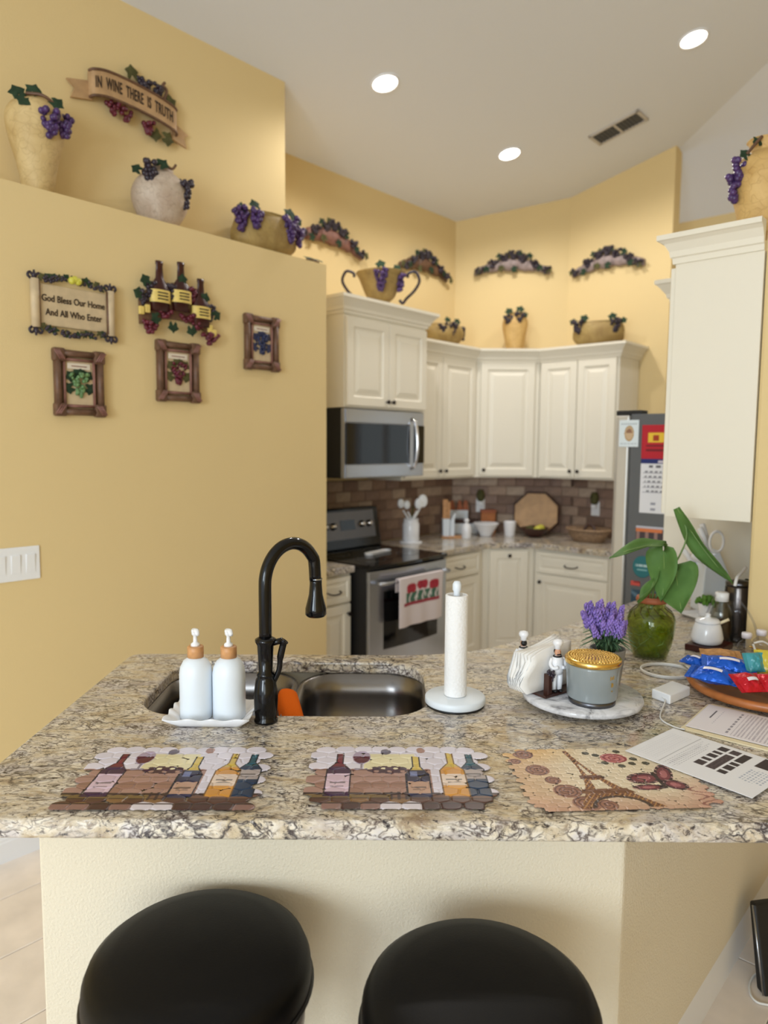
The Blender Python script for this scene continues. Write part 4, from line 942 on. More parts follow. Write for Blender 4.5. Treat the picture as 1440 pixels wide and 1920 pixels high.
vase('tall_vase', 'slim tan vase with dark grapes above the diagonal corner cabinet', 4.96, 3.08, 2.383, [(0.062, 0), (0.068, 0.02), (0.085, 0.12), (0.098, 0.21), (0.088, 0.26), (0.06, 0.28), (0.065, 0.30)], 'vase_gold',
     [(-0.05, -0.07, 0.27, 0.08, 0.04, 40, 'grape_dark'), (0.03, -0.08, 0.275, 0.06, 0.04, 34, 'grape_dark')], [(-0.04, -0.08, 0.285, 0.05, 30), (0.03, -0.07, 0.30, 0.05, -20), (0.06, -0.06, 0.27, 0.04, -70)], 36)
vase('wide_pot', 'wide olive pot with dark grapes above the back wall cabinet', 5.12, 2.45, 2.383, [(0.11, 0), (0.135, 0.006), (0.178, 0.05), (0.190, 0.10), (0.182, 0.145), (0.170, 0.17), (0.172, 0.176)], 'vase_olive',
     [(-0.14, -0.09, 0.18, 0.085, 0.045, 50, 'grape_dark'), (0.13, -0.09, 0.18, 0.085, 0.045, 50, 'grape_dark')], [(-0.10, -0.10, 0.185, 0.05, -20), (-0.16, -0.08, 0.175, 0.045, 70), (0.11, -0.1, 0.185, 0.05, 10), (0.17, -0.07, 0.17, 0.04, -70)], 37, sy=0.65, rz=ANG - 72)
(wv, zv) = PU(1428, 410, 2.90)
vase('tall_vase', 'tall golden crackled vase with purple grapes above the right wall cabinet', 2.90, wv, 2.393, [(0.065, 0), (0.075, 0.03), (0.098, 0.14), (0.105, 0.21), (0.095, 0.26), (0.062, 0.285), (0.05, 0.30), (0.055, 0.325), (0.062, 0.335)], 'vase_gold',
     [(-0.105, -0.03, 0.25, 0.06, 0.024, 26, 'grape_purple'), (-0.115, -0.02, 0.20, 0.08, 0.022, 26, 'grape_purple')], [(-0.085, -0.05, 0.26, 0.035, 40), (-0.05, -0.04, 0.31, 0.035, -30)], 38, rz=0,
     vines=[[(-0.04, -0.05, 0.33), (-0.065, -0.05, 0.30), (-0.09, -0.05, 0.27)]])

t = thing('vine_sprig', 'dark leafy sprig lying at the far end of the left ledge', 'sprig', K(2.60, 2.875, LZ + 0.006), ANG)
MB().tube(catmull([(-0.03, 0.0, 0.004), (0.02, 0.004, 0.010), (0.06, 0.0, 0.006)], 5), 0.005, 6).build('stem', 'resin_brown', t)
for x, r in ((-0.01, 100), (0.025, 60), (0.045, -80)):
    mb = MB(); leaf_shape(mb, (x, 0, 0.014), 0.04, Matrix.Rotation(RAD(25), 4, 'X') @ Matrix.Rotation(RAD(r), 4, 'Z')); mb.build('leaf', 'leaf_dark', t)
# ================================================================== far counter
CTZ = 0.9145
t = thing('utensil_crock', 'white utensil crock with white spoons beside the range', 'utensil holder', K(4.02, 3.35, CTZ), 0)
MB().lathe([(0.085, 0), (0.085, 0.008), (0.08, 0.012), (0.002, 0.0125)], seg=28).build('saucer', 'white_ceramic', t)
MB().lathe([(0.058, 0.013), (0.062, 0.02), (0.062, 0.14), (0.055, 0.155), (0.055, 0.175), (0.058, 0.18), (0.052, 0.18), (0.05, 0.15), (0.002, 0.03)], seg=28).build('crock', 'white_ceramic', t)
for x, y, hx, hz, r in ((-0.02, 0, -0.075, 0.29, 0.026), (0.0, 0.01, -0.03, 0.28, 0.024), (0.025, 0, 0.085, 0.31, 0.036), (0.012, -0.01, 0.055, 0.29, 0.03)):
    mb = MB(); mb.tube([(x * 0.4, y, 0.05), (x, y, 0.18), (hx * 0.8, y, hz - 0.05)], 0.006, 8); mb.sphere((hx, y, hz), (r, 0.008, r * 1.35), 12, 8); mb.build('spoon', 'white_plastic', t)
MB().tube([(0.0, 0.02, 0.1), (0.015, 0.03, 0.27)], 0.008, 8).build('utensil_handle', 'leaf_olive', t)
t = thing('utensil_caddy', 'white caddy with wooden tools on a bamboo base', 'utensil holder', K(4.47, 3.33, CTZ), 0)
MB().box(-0.065, 0.105, -0.045, 0.045, 0, 0.012).build('base', 'bamboo', t, bevel=0.003)
MB().loops([[(x, y, z) for x, y in r] for z, r in ((0.0125, rrect(-0.055, 0.0, -0.035, 0.035, 0.012)), (0.15, rrect(-0.058, 0.002, -0.037, 0.037, 0.012)), (0.15, rrect(-0.053, -0.003, -0.032, 0.032, 0.01)), (0.03, rrect(-0.05, -0.006, -0.03, 0.03, 0.01)))], smooth=False).build('holder', 'white_matte', t)
MB().prism([(0.004, 0.0125), (0.036, 0.0125), (0.036, 0.15), (0.048, 0.19), (0.03, 0.19), (0.004, 0.13)], -0.03, 0.03, M=Matrix.Rotation(RAD(90), 4, 'X')).build('knife_holder', 'white_matte', t, bevel=0.003)
for x, tz, w_ in ((-0.035, 0.30, 0.02), (-0.012, 0.28, 0.016)):
    MB().box(x - w_, x + w_, -0.006, 0.006, 0.10, tz).build('wooden_spatula', 'bamboo', t, bevel=0.005)
t = thing('soap_bottle', 'small white bottle with a knob top beside the utensil caddy', 'bottle', K(4.515, 3.20, CTZ + 0.0), 0)
MB().lathe([(0.034, 0), (0.036, 0.005), (0.036, 0.085), (0.03, 0.105), (0.014, 0.118), (0.014, 0.126)], seg=22).build('body', 'white_ceramic', t)
MB().lathe([(0.012, 0.126), (0.020, 0.134), (0.020, 0.146), (0.008, 0.155), (0.001, 0.156)], seg=16).build('stopper', 'white_ceramic', t)
t = thing('mixing_bowl', 'white flared bowl on the far corner counter', 'bowl', K(4.74, 3.17, CTZ), 0)
MB().lathe([(0.045, 0), (0.048, 0.012), (0.075, 0.06), (0.10, 0.098), (0.105, 0.105), (0.10, 0.107), (0.07, 0.06), (0.03, 0.02), (0.001, 0.018)], seg=30).build('body', 'white_ceramic', t)
t = thing('white_cup', 'tall white cup between the bowl and the wooden board', 'cup', K(4.87, 3.03, CTZ), 0)
MB().lathe([(0.038, 0), (0.04, 0.006), (0.050, 0.115), (0.050, 0.12), (0.046, 0.12), (0.036, 0.012), (0.001, 0.01)], seg=26).build('body', 'white_ceramic', t)
t = thing('bread_box', 'low white and wood box against the corner backsplash', 'box', K(4.74, 3.40, CTZ), ANG - 45)
MB().box(-0.14, 0.12, -0.05, 0.05, 0, 0.09).build('body', 'white_matte', t, bevel=0.01)
MB().box(-0.142, 0.122, -0.052, 0.052, 0.0905, 0.12).build('lid', 'wood_dark', t, bevel=0.006)
t = thing('block_rack', 'white rack with orange wooden blocks behind the white bowl', 'rack', K(4.77, 3.43, CTZ + 0.121), ANG - 45)
MB().box(-0.12, 0.05, -0.015, 0.025, 0, 0.07).build('rack', 'white_matte', t, bevel=0.004)
for x in (-0.08, -0.02, 0.03): MB().prism([(x - 0.025, 0.071), (x + 0.025, 0.071), (x + 0.01, 0.15), (x - 0.012, 0.15)], -0.012, 0.012, M=Matrix.Rotation(RAD(90), 4, 'X')).build('wooden_block', 'terracotta', t, bevel=0.003)
t = thing('wooden_box', 'small orange wooden box under the corner outlet', 'box', K(4.93, 3.28, CTZ), ANG - 50)
MB().box(-0.06, 0.06, -0.035, 0.035, 0, 0.17).build('body', 'wood_honey', t, bevel=0.006)
MB().box(-0.063, 0.063, -0.038, 0.038, 0.1705, 0.195).build('lid', 'terracotta', t, bevel=0.004)
bo = K(5.10, 2.93, CTZ + 0.008); ax = dang
t = thing('cutting_board', 'octagonal wooden cutting board propped on the far backsplash', 'cutting board', M=Matrix.Translation(bo) @ Matrix.Rotation(RAD(ANG - 62), 4, 'Z') @ Matrix.Rotation(RAD(-10), 4, 'X'))
oc = []
for k in range(8):
    a = RAD(22.5 + 45 * k); oc.append((0.185 * math.cos(a), 0.165 + 0.178 * math.sin(a)))
MB().prism(oc, -0.01, 0.01, M=Matrix.Rotation(RAD(90), 4, 'X')).build('board', 'wood_board', t, bevel=0.004)
MB().tube([(p[0] * 1.03, 0.012, (p[1] - 0.165) * 1.03 + 0.17) for p in oc], 0.008, 6, closed=True).build('rim_band', 'wood_dark', t)
t = thing('fruit_bowl', 'dark low bowl of fruit in front of the octagonal board', 'bowl', K(4.985, 2.87, CTZ), 0)
MB().lathe([(0.05, 0), (0.055, 0.008), (0.09, 0.035), (0.11, 0.07), (0.112, 0.074), (0.106, 0.074), (0.08, 0.035), (0.001, 0.015)], seg=28).build('body', 'wood_dark', t)
for i, (x, y, z, m_) in enumerate(((-0.04, 0.0, 0.062, 'leaf_olive'), (0.02, -0.03, 0.062, 'fruit_yellow'), (0.05, 0.02, 0.066, 'fruit_yellow'), (-0.01, 0.045, 0.06, 'wood_dark'))):
    tag(MB().sphere((0, 0, 0), (0.035, 0.032, 0.03), 14, 10).build('fruit', m_, loc=K(4.985, 2.87, CTZ) + Vector((x, y, z))),
        ['olive fruit at the left of the dark fruit bowl', 'yellow fruit at the front of the dark fruit bowl', 'yellow fruit at the right of the dark fruit bowl', 'dark fruit at the back of the fruit bowl'][i], 'fruit', 'fruit in the dark bowl')
t = thing('wicker_basket', 'shallow wide wicker basket at the end of the far counter', 'basket', K(5.02, 2.43, CTZ), ANG - 90)
MB().lathe([(0.11, 0), (0.115, 0.004), (0.145, 0.05), (0.165, 0.088), (0.158, 0.088), (0.135, 0.05), (0.10, 0.012), (0.001, 0.01)], seg=32, sy=0.7).build('body', 'wicker', t)
MB().tube([(0.168 * math.cos(a), 0.118 * math.sin(a), 0.092) for a in [2 * PI * k / 32 for k in range(32)]], 0.010, 8, closed=True).build('rim', 'wicker', t)
MB().tube(catmull([(-0.04, 0.0, 0.075), (-0.02, 0.02, 0.12), (0.03, 0.02, 0.115), (0.05, 0.0, 0.08)], 5), 0.012, 8).build('twisted_handle', 'wood_dark', t)
t = thing('spoon_rest', 'long white spoon rest lying on the black cooktop', 'spoon rest', K(3.42, 3.13, 0.9215), ANG + 8)
MB().loops([[(x, y * s, z) for x, y in rrect(-0.13, 0.13, -0.035, 0.035, 0.034)] for z, s in ((0, 0.8), (0.012, 1.0), (0.013, 0.92), (0.006, 0.7))]).build('body', 'white_ceramic', t)
def outlet(org, ang, lb, lb2):
    o = thing('wall_outlet', lb, 'outlet', org, ang)
    MB().box(-0.036, 0.036, -0.015, -0.0102, -0.057, 0.057).build('plate', 'white_plastic', o, bevel=0.002)
    for z in (-0.02, 0.02): MB().box(-0.017, 0.017, -0.0175, -0.0145, z - 0.014, z + 0.014).build('socket', 'white_trim', o, bevel=0.003)
    o = thing('air_freshener', lb2, 'air freshener', org + Vector((0, 0, 0.045)), ang)
    MB().box(-0.02, 0.02, -0.055, -0.018, -0.04, -0.01).build('plug', 'white_plastic', o, bevel=0.005)
    MB().lathe([(0.016, -0.01), (0.03, 0.005), (0.034, 0.05), (0.022, 0.085), (0.012, 0.088)], (0, -0.036, 0), 14).build('warmer', 'leaf_olive', o)
dd = (DB - DA).normalized(); pm = DA + dd * 0.24
outlet(K(pm.x, pm.y, 1.14), dang, 'white wall outlet on the diagonal backsplash', 'olive plug-in freshener on the diagonal backsplash')
outlet(K(U_BACK, 2.53, 1.14), ANG - 90, 'white wall outlet on the back wall backsplash', 'olive plug-in freshener on the back wall backsplash')

# ================================================================== sink, faucet, sponge cloth
t = sk = thing('kitchen_sink', 'double-bowl stainless undermount sink in the peninsula', 'sink', (-0.27, 2.05, 0.70))
def basin(x0, x1, y0, y1, d):
    rings = []
    for z, ins, r in ((0.172, -0.016, 0.13), (0.172, 0.0, 0.12), (0.10, 0.004, 0.115), (0.03, 0.010, 0.11), (0.010, 0.03, 0.10), (0.0, 0.07, 0.08)):
        rings.append([(x, y, z + d) for x, y in rrect(x0 + ins, x1 - ins, y0 + ins, y1 - ins, max(r - ins * 0.3, 0.02), 8)])
    mb = MB().loops(rings, cap0=False, smooth=True); mb.f[-1] = mb.f[-1]; mb.f = [f[::-1] for f in mb.f]
    b = mb.build('basin', 'sink_steel', t); so = b.modifiers.new('sheet', 'SOLIDIFY'); so.thickness = 0.002
    MB().lathe([(0.045, 0.001 + d), (0.045, 0.004 + d), (0.036, 0.004 + d), (0.03, -0.004 + d), (0.001, -0.004 + d)], ((x0 + x1) / 2, (y0 + y1) / 2 + 0.03, 0), 24).build('drain', 'chrome', b)
basin(-0.395, -0.012, -0.235, 0.235, 0.0)
basin(0.022, 0.395, -0.235, 0.235, 0.0)
MB().box(-0.014, 0.024, -0.2, 0.2, 0.135, 0.150).build('divider', 'sink_steel', t, bevel=0.006)

FX, FY = -0.300, 1.772
ft = thing('faucet', 'black gooseneck pull-down faucet standing behind the sink rim', 'faucet', (FX, FY, CTZ))
MB().lathe([(0.030, 0), (0.031, 0.006), (0.027, 0.012), (0.030, 0.03), (0.031, 0.07), (0.026, 0.11), (0.021, 0.118), (0.023, 0.122), (0.022, 0.128), (0.018, 0.132), (0.0195, 0.17), (0.021, 0.20), (0.0265, 0.21), (0.0265, 0.216), (0.018, 0.221)], seg=28).build('base', 'black_gloss', ft)
dx, dy = 0.118, 0.13
arcp = [(0, 0, 0.21), (0, 0, 0.30), (0, 0, 0.355)]
for k in range(1, 13):
    a = PI * k / 14; arcp.append((dx / 2 * (1 - math.cos(a)) * 1.0, dy / 2 * (1 - math.cos(a)), 0.355 + 0.098 * math.sin(a)))
arcp.append((dx * 0.975, dy * 0.975, 0.345))
MB().tube(catmull(arcp, 3), 0.0165, 16).build('gooseneck', 'black_gloss', ft)
sx, sy, sz = dx * 0.985, dy * 0.985, 0.345
hd = MB().lathe([(0.016, 0.0), (0.017, -0.004), (0.0165, -0.010), (0.019, -0.04), (0.0285, -0.078), (0.029, -0.094), (0.024, -0.100), (0.001, -0.100)][::-1], (sx, sy, sz), 24).build('spray_head', 'black_gloss', ft)
MB().lathe([(0.0175, 0.001), (0.0182, 0.003), (0.0175, 0.005)], (sx, sy, sz), 24, cap=False).build('accent_ring', 'steel', hd)
MB().tube(catmull([(0.018, 0, 0.10), (0.034, 0, 0.135), (0.038, 0, 0.17), (0.046, 0, 0.205), (0.049, 0, 0.212)], 4), [0.007] * 8 + [0.009] * 5 + [0.0115] * 4, 10).build('lever_handle', 'black_gloss', ft)
MB().tube([(0.015, 0, 0.205), (0.044, 0, 0.213)], 0.008, 8).build('lever_pivot', 'black_gloss', ft)
path = [Vector(p) for p in ((-0.296, 2.135, 0.862), (-0.287, 2.09, 0.885), (-0.270, 2.0, 0.888), (-0.247, 1.90, 0.890), (-0.236, 1.845, 0.882), (-0.232, 1.828, 0.84))]
rings = []
for i, p in enumerate(path):
    wv_ = 0.004 * math.sin(i * 2.1)
    rings.append([(p.x + x, p.y, p.z + z) for x, z in ((-0.034, -0.05), (-0.031, -0.004), (-0.020, 0.008 + wv_), (0.0, 0.011), (0.020, 0.008 - wv_), (0.031, -0.004), (0.034, -0.055), (0.029, -0.055), (0.026, -0.007), (0.017, 0.002), (0.0, 0.004), (-0.017, 0.002), (-0.026, -0.007), (-0.029, -0.05))])
tag(MB().loops(rings, smooth=True).build('sponge_cloth', 'orange_cloth', world=True, loc=(-0.266, 1.98, 0.868), sub=1), 'orange sponge cloth draped along the sink divider', 'cloth')

# ================================================================== soap tray and two dispensers
tr = thing('soap_tray', 'white ruffled-rim ceramic tray under the two soap dispensers', 'tray', (-0.437, 1.775, CTZ))
def ruf(sx_, sy_, z, amp, n=96):
    out = []
    for k in range(n):
        a = 2 * PI * k / n; c, s_ = math.cos(a), math.sin(a)
        m_ = 1 / max(abs(c), abs(s_)); x, y = c * m_ * sx_, s_ * m_ * sy_
        w_ = math.sin(12 * a) * amp
        out.append((x * (1 + 0.3 * w_), y * (1 + 0.4 * w_), z + w_ * 0.06))
    return out
MB().loops([ruf(0.075, 0.045, 0, 0), ruf(0.080, 0.050, 0.004, 0), ruf(0.108, 0.079, 0.030, 0.05), ruf(0.105, 0.076, 0.031, 0.05), ruf(0.078, 0.048, 0.009, 0), ruf(0.02, 0.012, 0.008, 0)], smooth=True).build('dish', 'white_ceramic', tr)
for x, lb in ((-0.4805, 'white soap dispenser with bamboo collar, left of the pair'), (-0.3955, 'white soap dispenser with bamboo collar, next to the faucet')):
    d = thing('soap_dispenser', lb, 'soap dispenser', (x, 1.778, CTZ + 0.0095), group='pair of white soap dispensers')
    MB().lathe([(0.040, 0), (0.0415, 0.003), (0.0415, 0.115), (0.039, 0.132), (0.031, 0.148), (0.021, 0.155), (0.018, 0.157)], seg=32).build('bottle', 'white_matte', d)
    MB().lathe([(0.0205, 0.1572), (0.0205, 0.184), (0.018, 0.186)], seg=28).build('collar', 'bamboo', d)
    p = MB(); p.lathe([(0.012, 0.186), (0.011, 0.192), (0.0055, 0.196), (0.005, 0.212), (0.009, 0.216), (0.0095, 0.228), (0.006, 0.230)], seg=16)
    p.tube([(-0.004, 0.002, 0.224), (0.006, -0.008, 0.226), (0.012, -0.022, 0.221)], [0.008, 0.007, 0.005], 10); p.build('pump', 'white_plastic', d)

# ================================================================== paper towel stand
pt = thing('paper_towel_holder', 'white paper towel holder with a thin roll on a round base', 'paper towel holder', (0.200, 1.905, CTZ))
MB().lathe([(0.080, 0), (0.081, 0.004), (0.078, 0.004)], seg=40).build('foot_pad', 'black_matte', pt)
MB().lathe([(0.079, 0.0045), (0.083, 0.008), (0.083, 0.022), (0.079, 0.026), (0.02, 0.0265)], seg=40).build('base', 'white_matte', pt)
MB().lathe([(0.009, 0.027), (0.009, 0.315), (0.012, 0.320), (0.012, 0.335), (0.008, 0.343), (0.001, 0.344)], seg=16).build('pole', 'white_matte', pt)
pr = tag(MB().lathe([(0.030, 0.0), (0.031, 0.003), (0.031, 0.277), (0.0295, 0.279), (0.024, 0.279), (0.024, 0.0)], seg=36, cap=False).build('paper_towel_roll', 'paper_towel', loc=(0.200, 1.905, CTZ + 0.0275)), 'nearly used-up white paper towel roll on the holder', 'paper towel')

# ================================================================== marble turntable and what stands on it
TX, TY, TZ = 0.552, 1.915, 0.9465
t = thing('marble_turntable', 'round grey marble turntable on the counter', 'turntable', (TX, TY, CTZ))
MB().lathe([(0.09, 0), (0.09, 0.014), (0.02, 0.0142)], seg=32).build('foot', 'black_matte', t)
MB().lathe([(0.156, 0.0145), (0.162, 0.018), (0.163, 0.026), (0.160, 0.031), (0.02, 0.0315)], seg=56).build('top', 'marble', t)
cn = thing('candle_jar', 'grey glass candle jar with an embossed gold lid', 'candle', (0.560, 1.848, TZ))
MB().lathe([(0.061, 0), (0.062, 0.012), (0.058, 0.013)], seg=44).build('glass_foot', 'steel_dark', cn)
MB().lathe([(0.062, 0.0132), (0.066, 0.018), (0.070, 0.10), (0.070, 0.106), (0.06, 0.107)], seg=44).build('jar', 'candle_grey', cn)
ld = MB().lathe([(0.0725, 0.107), (0.0735, 0.109), (0.0735, 0.119), (0.071, 0.122), (0.03, 0.1235), (0.001, 0.1236)], seg=44).build('lid', 'gold', cn)
mb = MB()
for ring in range(0, 10):
    r = 0.0070 * ring + 0.001; n = max(1, int(2 * PI * r / 0.0085))
    for k in range(n):
        a = 2 * PI * (k + 0.5 * (ring % 2)) / n; mb.sphere((r * math.cos(a), r * math.sin(a), 0.1226), (0.0040, 0.0040, 0.0026), 8, 4)
mb.build('embossed_scales', 'gold', ld)
mb = MB()
for k, (a, z, h) in enumerate(((-66, 0.082, 0.010), (-62, 0.082, 0.007), (-58, 0.083, 0.010), (-63, 0.064, 0.012), (-60, 0.064, 0.009), (-62, 0.048, 0.004))):
    c, s_ = math.cos(RAD(a)), math.sin(RAD(a)); r = 0.0695
    mb.box(-0.0012, 0.0012, -0.0006, 0.0006, z - h / 2, z + h / 2, M=Matrix.Translation((r * c, r * s_, 0)) @ Matrix.Rotation(RAD(a + 90), 4, 'Z'))
mb.build('gold_mark', 'gold', cn)
lv = thing('lavender_pot', 'artificial lavender with purple spikes in a grey pot', 'potted plant', (0.645, 1.995, TZ))
MB().lathe([(0.036, 0), (0.038, 0.003), (0.050, 0.10), (0.050, 0.104), (0.046, 0.104), (0.044, 0.09), (0.001, 0.088)], seg=28).build('pot', 'pot_grey', lv)
q = random.Random(44)
for i in range(40):
    a = q.uniform(0, 2 * PI); R = 0.066 * math.sqrt(q.random()); h = q.uniform(0.205, 0.255) - R * 0.45
    p0 = (R * 0.35 * math.cos(a), R * 0.35 * math.sin(a), 0.09); p2 = (R * math.cos(a) * 1.05 - 0.010, R * math.sin(a), h)
    mb = MB()
    for k in range(30):
        f = 0.60 + 0.40 * k / 29; c = [p0[j] + (p2[j] - p0[j]) * f for j in range(3)]; rr = 0.0088 * (1.1 - 0.7 * (k / 29)); b = k * 2.4
        mb.sphere((c[0] + rr * math.cos(b), c[1] + rr * math.sin(b), c[2]), (0.0040, 0.0040, 0.0050), 5, 4)
    sp = mb.build('flower_spike', 'lav_flower', lv)
    MB().tube([p0, tuple((p0[j] + p2[j]) / 2 for j in range(3)), p2], 0.0015, 5).build('stem', 'lav_leaf', sp)
for i in range(110):
    a = q.uniform(0, 2 * PI); L = q.uniform(0.035, 0.08); up = q.uniform(0.03, 0.10); c, s_ = math.cos(a), math.sin(a); w_ = 0.0042
    P = [(0.012 * c, 0.012 * s_, 0.088), (0.5 * L * c, 0.5 * L * s_, 0.10 + up * 0.75), (L * c, L * s_, 0.10 + up * 0.8 - 0.02 * (L / 0.07))]
    mb = MB(); vs = []
    for (x, y, z), ww in zip(P, (w_, w_ * 1.2, 0.0006)): vs += [(x - s_ * ww, y + c * ww, z), (x, y, z + 0.0015), (x + s_ * ww, y - c * ww, z)]
    mb.add(vs, [(0, 1, 4, 3), (1, 2, 5, 4), (3, 4, 7, 6), (4, 5, 8, 7)], True).build('leaf', 'lav_leaf', lv)
# napkin holder: two little chefs and the stack of napkins between them
nh = thing('napkin_holder', 'chef figurine napkin holder on the marble turntable', 'napkin holder', (0.462, 1.955, TZ), 35)
MB().box(-0.075, 0.06, -0.066, 0.066, 0, 0.006).build('base', 'wood_dark', nh, bevel=0.002)
def chef(x, y, face, nm):
    M = Matrix.Translation((x, y, 0.006)) @ Matrix.Rotation(RAD(face), 4, 'Z')
    b = MB()
    for s in (-1, 1): b.tube([(s * 0.008, 0, 0.006), (s * 0.009, 0, 0.03), (s * 0.008, 0, 0.058)], [0.0068, 0.008, 0.009], 10, M=M)
    b.lathe([(0.015, 0.05), (0.0185, 0.062), (0.018, 0.078), (0.0175, 0.092), (0.011, 0.100), (0.006, 0.103)], seg=16, sy=0.8, M=M)
    for s in (-1, 1): b.tube(catmull([(s * 0.016, 0, 0.094), (s * 0.0225, -0.003, 0.080), (s * 0.018, -0.012, 0.070), (s * 0.006, -0.017, 0.073)], 3), 0.0052, 8, M=M)
    f = b.build('chef_body', 'white_ceramic', nh)
    MB().sphere((0, -0.001, 0.111), (0.0088, 0.009, 0.011), 14, 10, M=M).build('head', 'skin', f)
    h = MB(); h.lathe([(0.0088, 0.120), (0.0092, 0.129), (0.0135, 0.134), (0.0145, 0.140), (0.011, 0.146), (0.001, 0.148)], seg=16, M=M); h.build('chef_hat', 'white_ceramic', f)
    MB().tube([(0.0105 * math.cos(a), 0.0085 * math.sin(a), 0.0995) for a in [2 * PI * k / 14 for k in range(14)]], 0.0028, 6, closed=True, M=M).build('neckerchief', 'black_matte', f)
    m2 = MB(); m2.tube([(-0.006, -0.0085, 0.106), (0, -0.0105, 0.1075), (0.006, -0.0085, 0.106)], 0.0018, 6, M=M); 
    for s in (-1, 1): m2.sphere((s * 0.0035, -0.0085, 0.1135), 0.0012, 6, 4, M=M)
    m2.build('moustache_and_eyes', 'black_matte', f)
    MB().sphere((0, -0.0095, 0.1105), (0.0018, 0.0026, 0.0022), 8, 6, M=M).build('nose', 'skin', f)
    hr = MB().sphere((0, 0.0045, 0.113), (0.0092, 0.0068, 0.0090), 12, 8, M=M).build('hair', 'black_matte', f)
    for s in (-1, 1): MB().sphere((s * 0.0085, -0.004, 0.004), (0.0065, 0.011, 0.0045), 10, 6, M=M).build('shoe', 'black_matte', f)
chef(-0.016, -0.052, -20, 'a'); chef(-0.03, 0.062, 150, 'b')
MB().box(-0.058, -0.042, -0.060, -0.042, 0.0, 0.062).build('post', 'wood_dark', nh, bevel=0.002)
mb = MB(); grapes(mb, (-0.045, -0.058, 0.070), 0.028, 0.013, 0.004, 30, 0.8, random.Random(8)); mb.build('grape_cluster', 'grape_dark', nh)
MB().tube([(-0.06, 0.040, 0.003), (-0.06, 0.040, 0.07), (0.06, 0.040, 0.07), (0.06, 0.040, 0.003)], 0.004, 8).build('back_rail', 'wood_dark', nh)
prof = []
NL = 7
nk = MB()
for i in range(NL):
    y0 = -0.026 + 0.066 * i / NL; y1 = y0 + 0.066 / NL * 0.93; ph = i * 0.5
    rings = []
    for k in range(9):
        f = k / 8; x = -0.105 + 0.175 * f; top = 0.098 + 0.028 * f + 0.004 * math.sin(4 * f + ph); bl_ = 0.0 if f > 0.12 else -0.012
        bulge = 0.012 * math.sin(PI * 2 * f + 0.5)
        rings.append([(x - 0.018 * math.sin(z / 0.10 * 5.2) * (1 - f) ** 2, yy + 0.006 * math.sin(z * 60 + ph) * (1 - f), z + 0.007) for yy, zs in ((y0, (0.0, 0.2, 0.4, 0.6, 0.8, 1.0)), (y1, (1.0, 0.8, 0.6, 0.4, 0.2, 0.0))) for z in [q_ * top for q_ in zs]])
    nk.loops(rings, smooth=True)
nk.tf(mw(nh)); tag(nk.build('napkin_stack', 'napkin', world=True, loc=(0.462, 1.955, TZ + 0.007)), 'stack of folded white napkins in the chef holder', 'napkins')

# ================================================================== glass jar with cuttings
jr = thing('plant_jar', 'green glass jar of moss and water with large heart-shaped leaves', 'potted plant', (0.912, 2.375, CTZ))
MB().lathe([(0.050, 0), (0.056, 0.004), (0.068, 0.04), (0.079, 0.10), (0.079, 0.13), (0.070, 0.155), (0.050, 0.170), (0.045, 0.178), (0.045, 0.19), (0.042, 0.19), (0.042, 0.178), (0.047, 0.168), (0.067, 0.153), (0.0765, 0.13), (0.0765, 0.10), (0.0655, 0.04), (0.053, 0.007), (0.001, 0.006)], seg=40).build('glass', 'glass_green', jr)
mos = MB().lathe([(0.001, 0.008), (0.050, 0.009), (0.0635, 0.04), (0.0745, 0.10), (0.0745, 0.122), (0.058, 0.136), (0.001, 0.140)], seg=48, cap=False, wob=lambda a, j: 1 - 0.04 * abs(math.sin(7 * a + j * 2.1))).build('moss', 'moss', jr)
q = random.Random(17); mb = MB()
for i in range(90):
    a = q.uniform(0, 2 * PI); z = q.uniform(0.012, 0.13); R = 0.052 + 0.0225 * min(1, z / 0.1); b = a + q.uniform(-0.7, 0.7); z2 = min(max(z + q.uniform(-0.04, 0.04), 0.012), 0.145)
    c = (a + b) / 2
    mb.tube([(R * math.cos(a), R * math.sin(a), z), ((R + 0.002) * math.cos(c), (R + 0.002) * math.sin(c), (z + z2) / 2 + q.uniform(-0.01, 0.01)), (R * math.cos(b), R * math.sin(b), z2)], 0.0011, 4)
tag(mb.build('root_strands', 'leaf_pale', jr), kind='stuff')
MB().lathe([(0.043, 0.186), (0.049, 0.188), (0.052, 0.196), (0.049, 0.206), (0.043, 0.208), (0.038, 0.204), (0.038, 0.19)], seg=36, cap=False).build('clay_rim', 'terracotta', jr)
mb = MB()
for k in range(14):
    a = k * 0.45; mb.tube([(0.047 * math.cos(a), 0.047 * math.sin(a), 0.175), (0.066 * math.cos(a + 0.2), 0.066 * math.sin(a + 0.2), 0.158), (0.074 * math.cos(a + 0.45), 0.074 * math.sin(a + 0.45), 0.143)], 0.0012, 4)
mb.build('wire_net', 'wood_dark', jr)
JM = mw(jr).inverted()
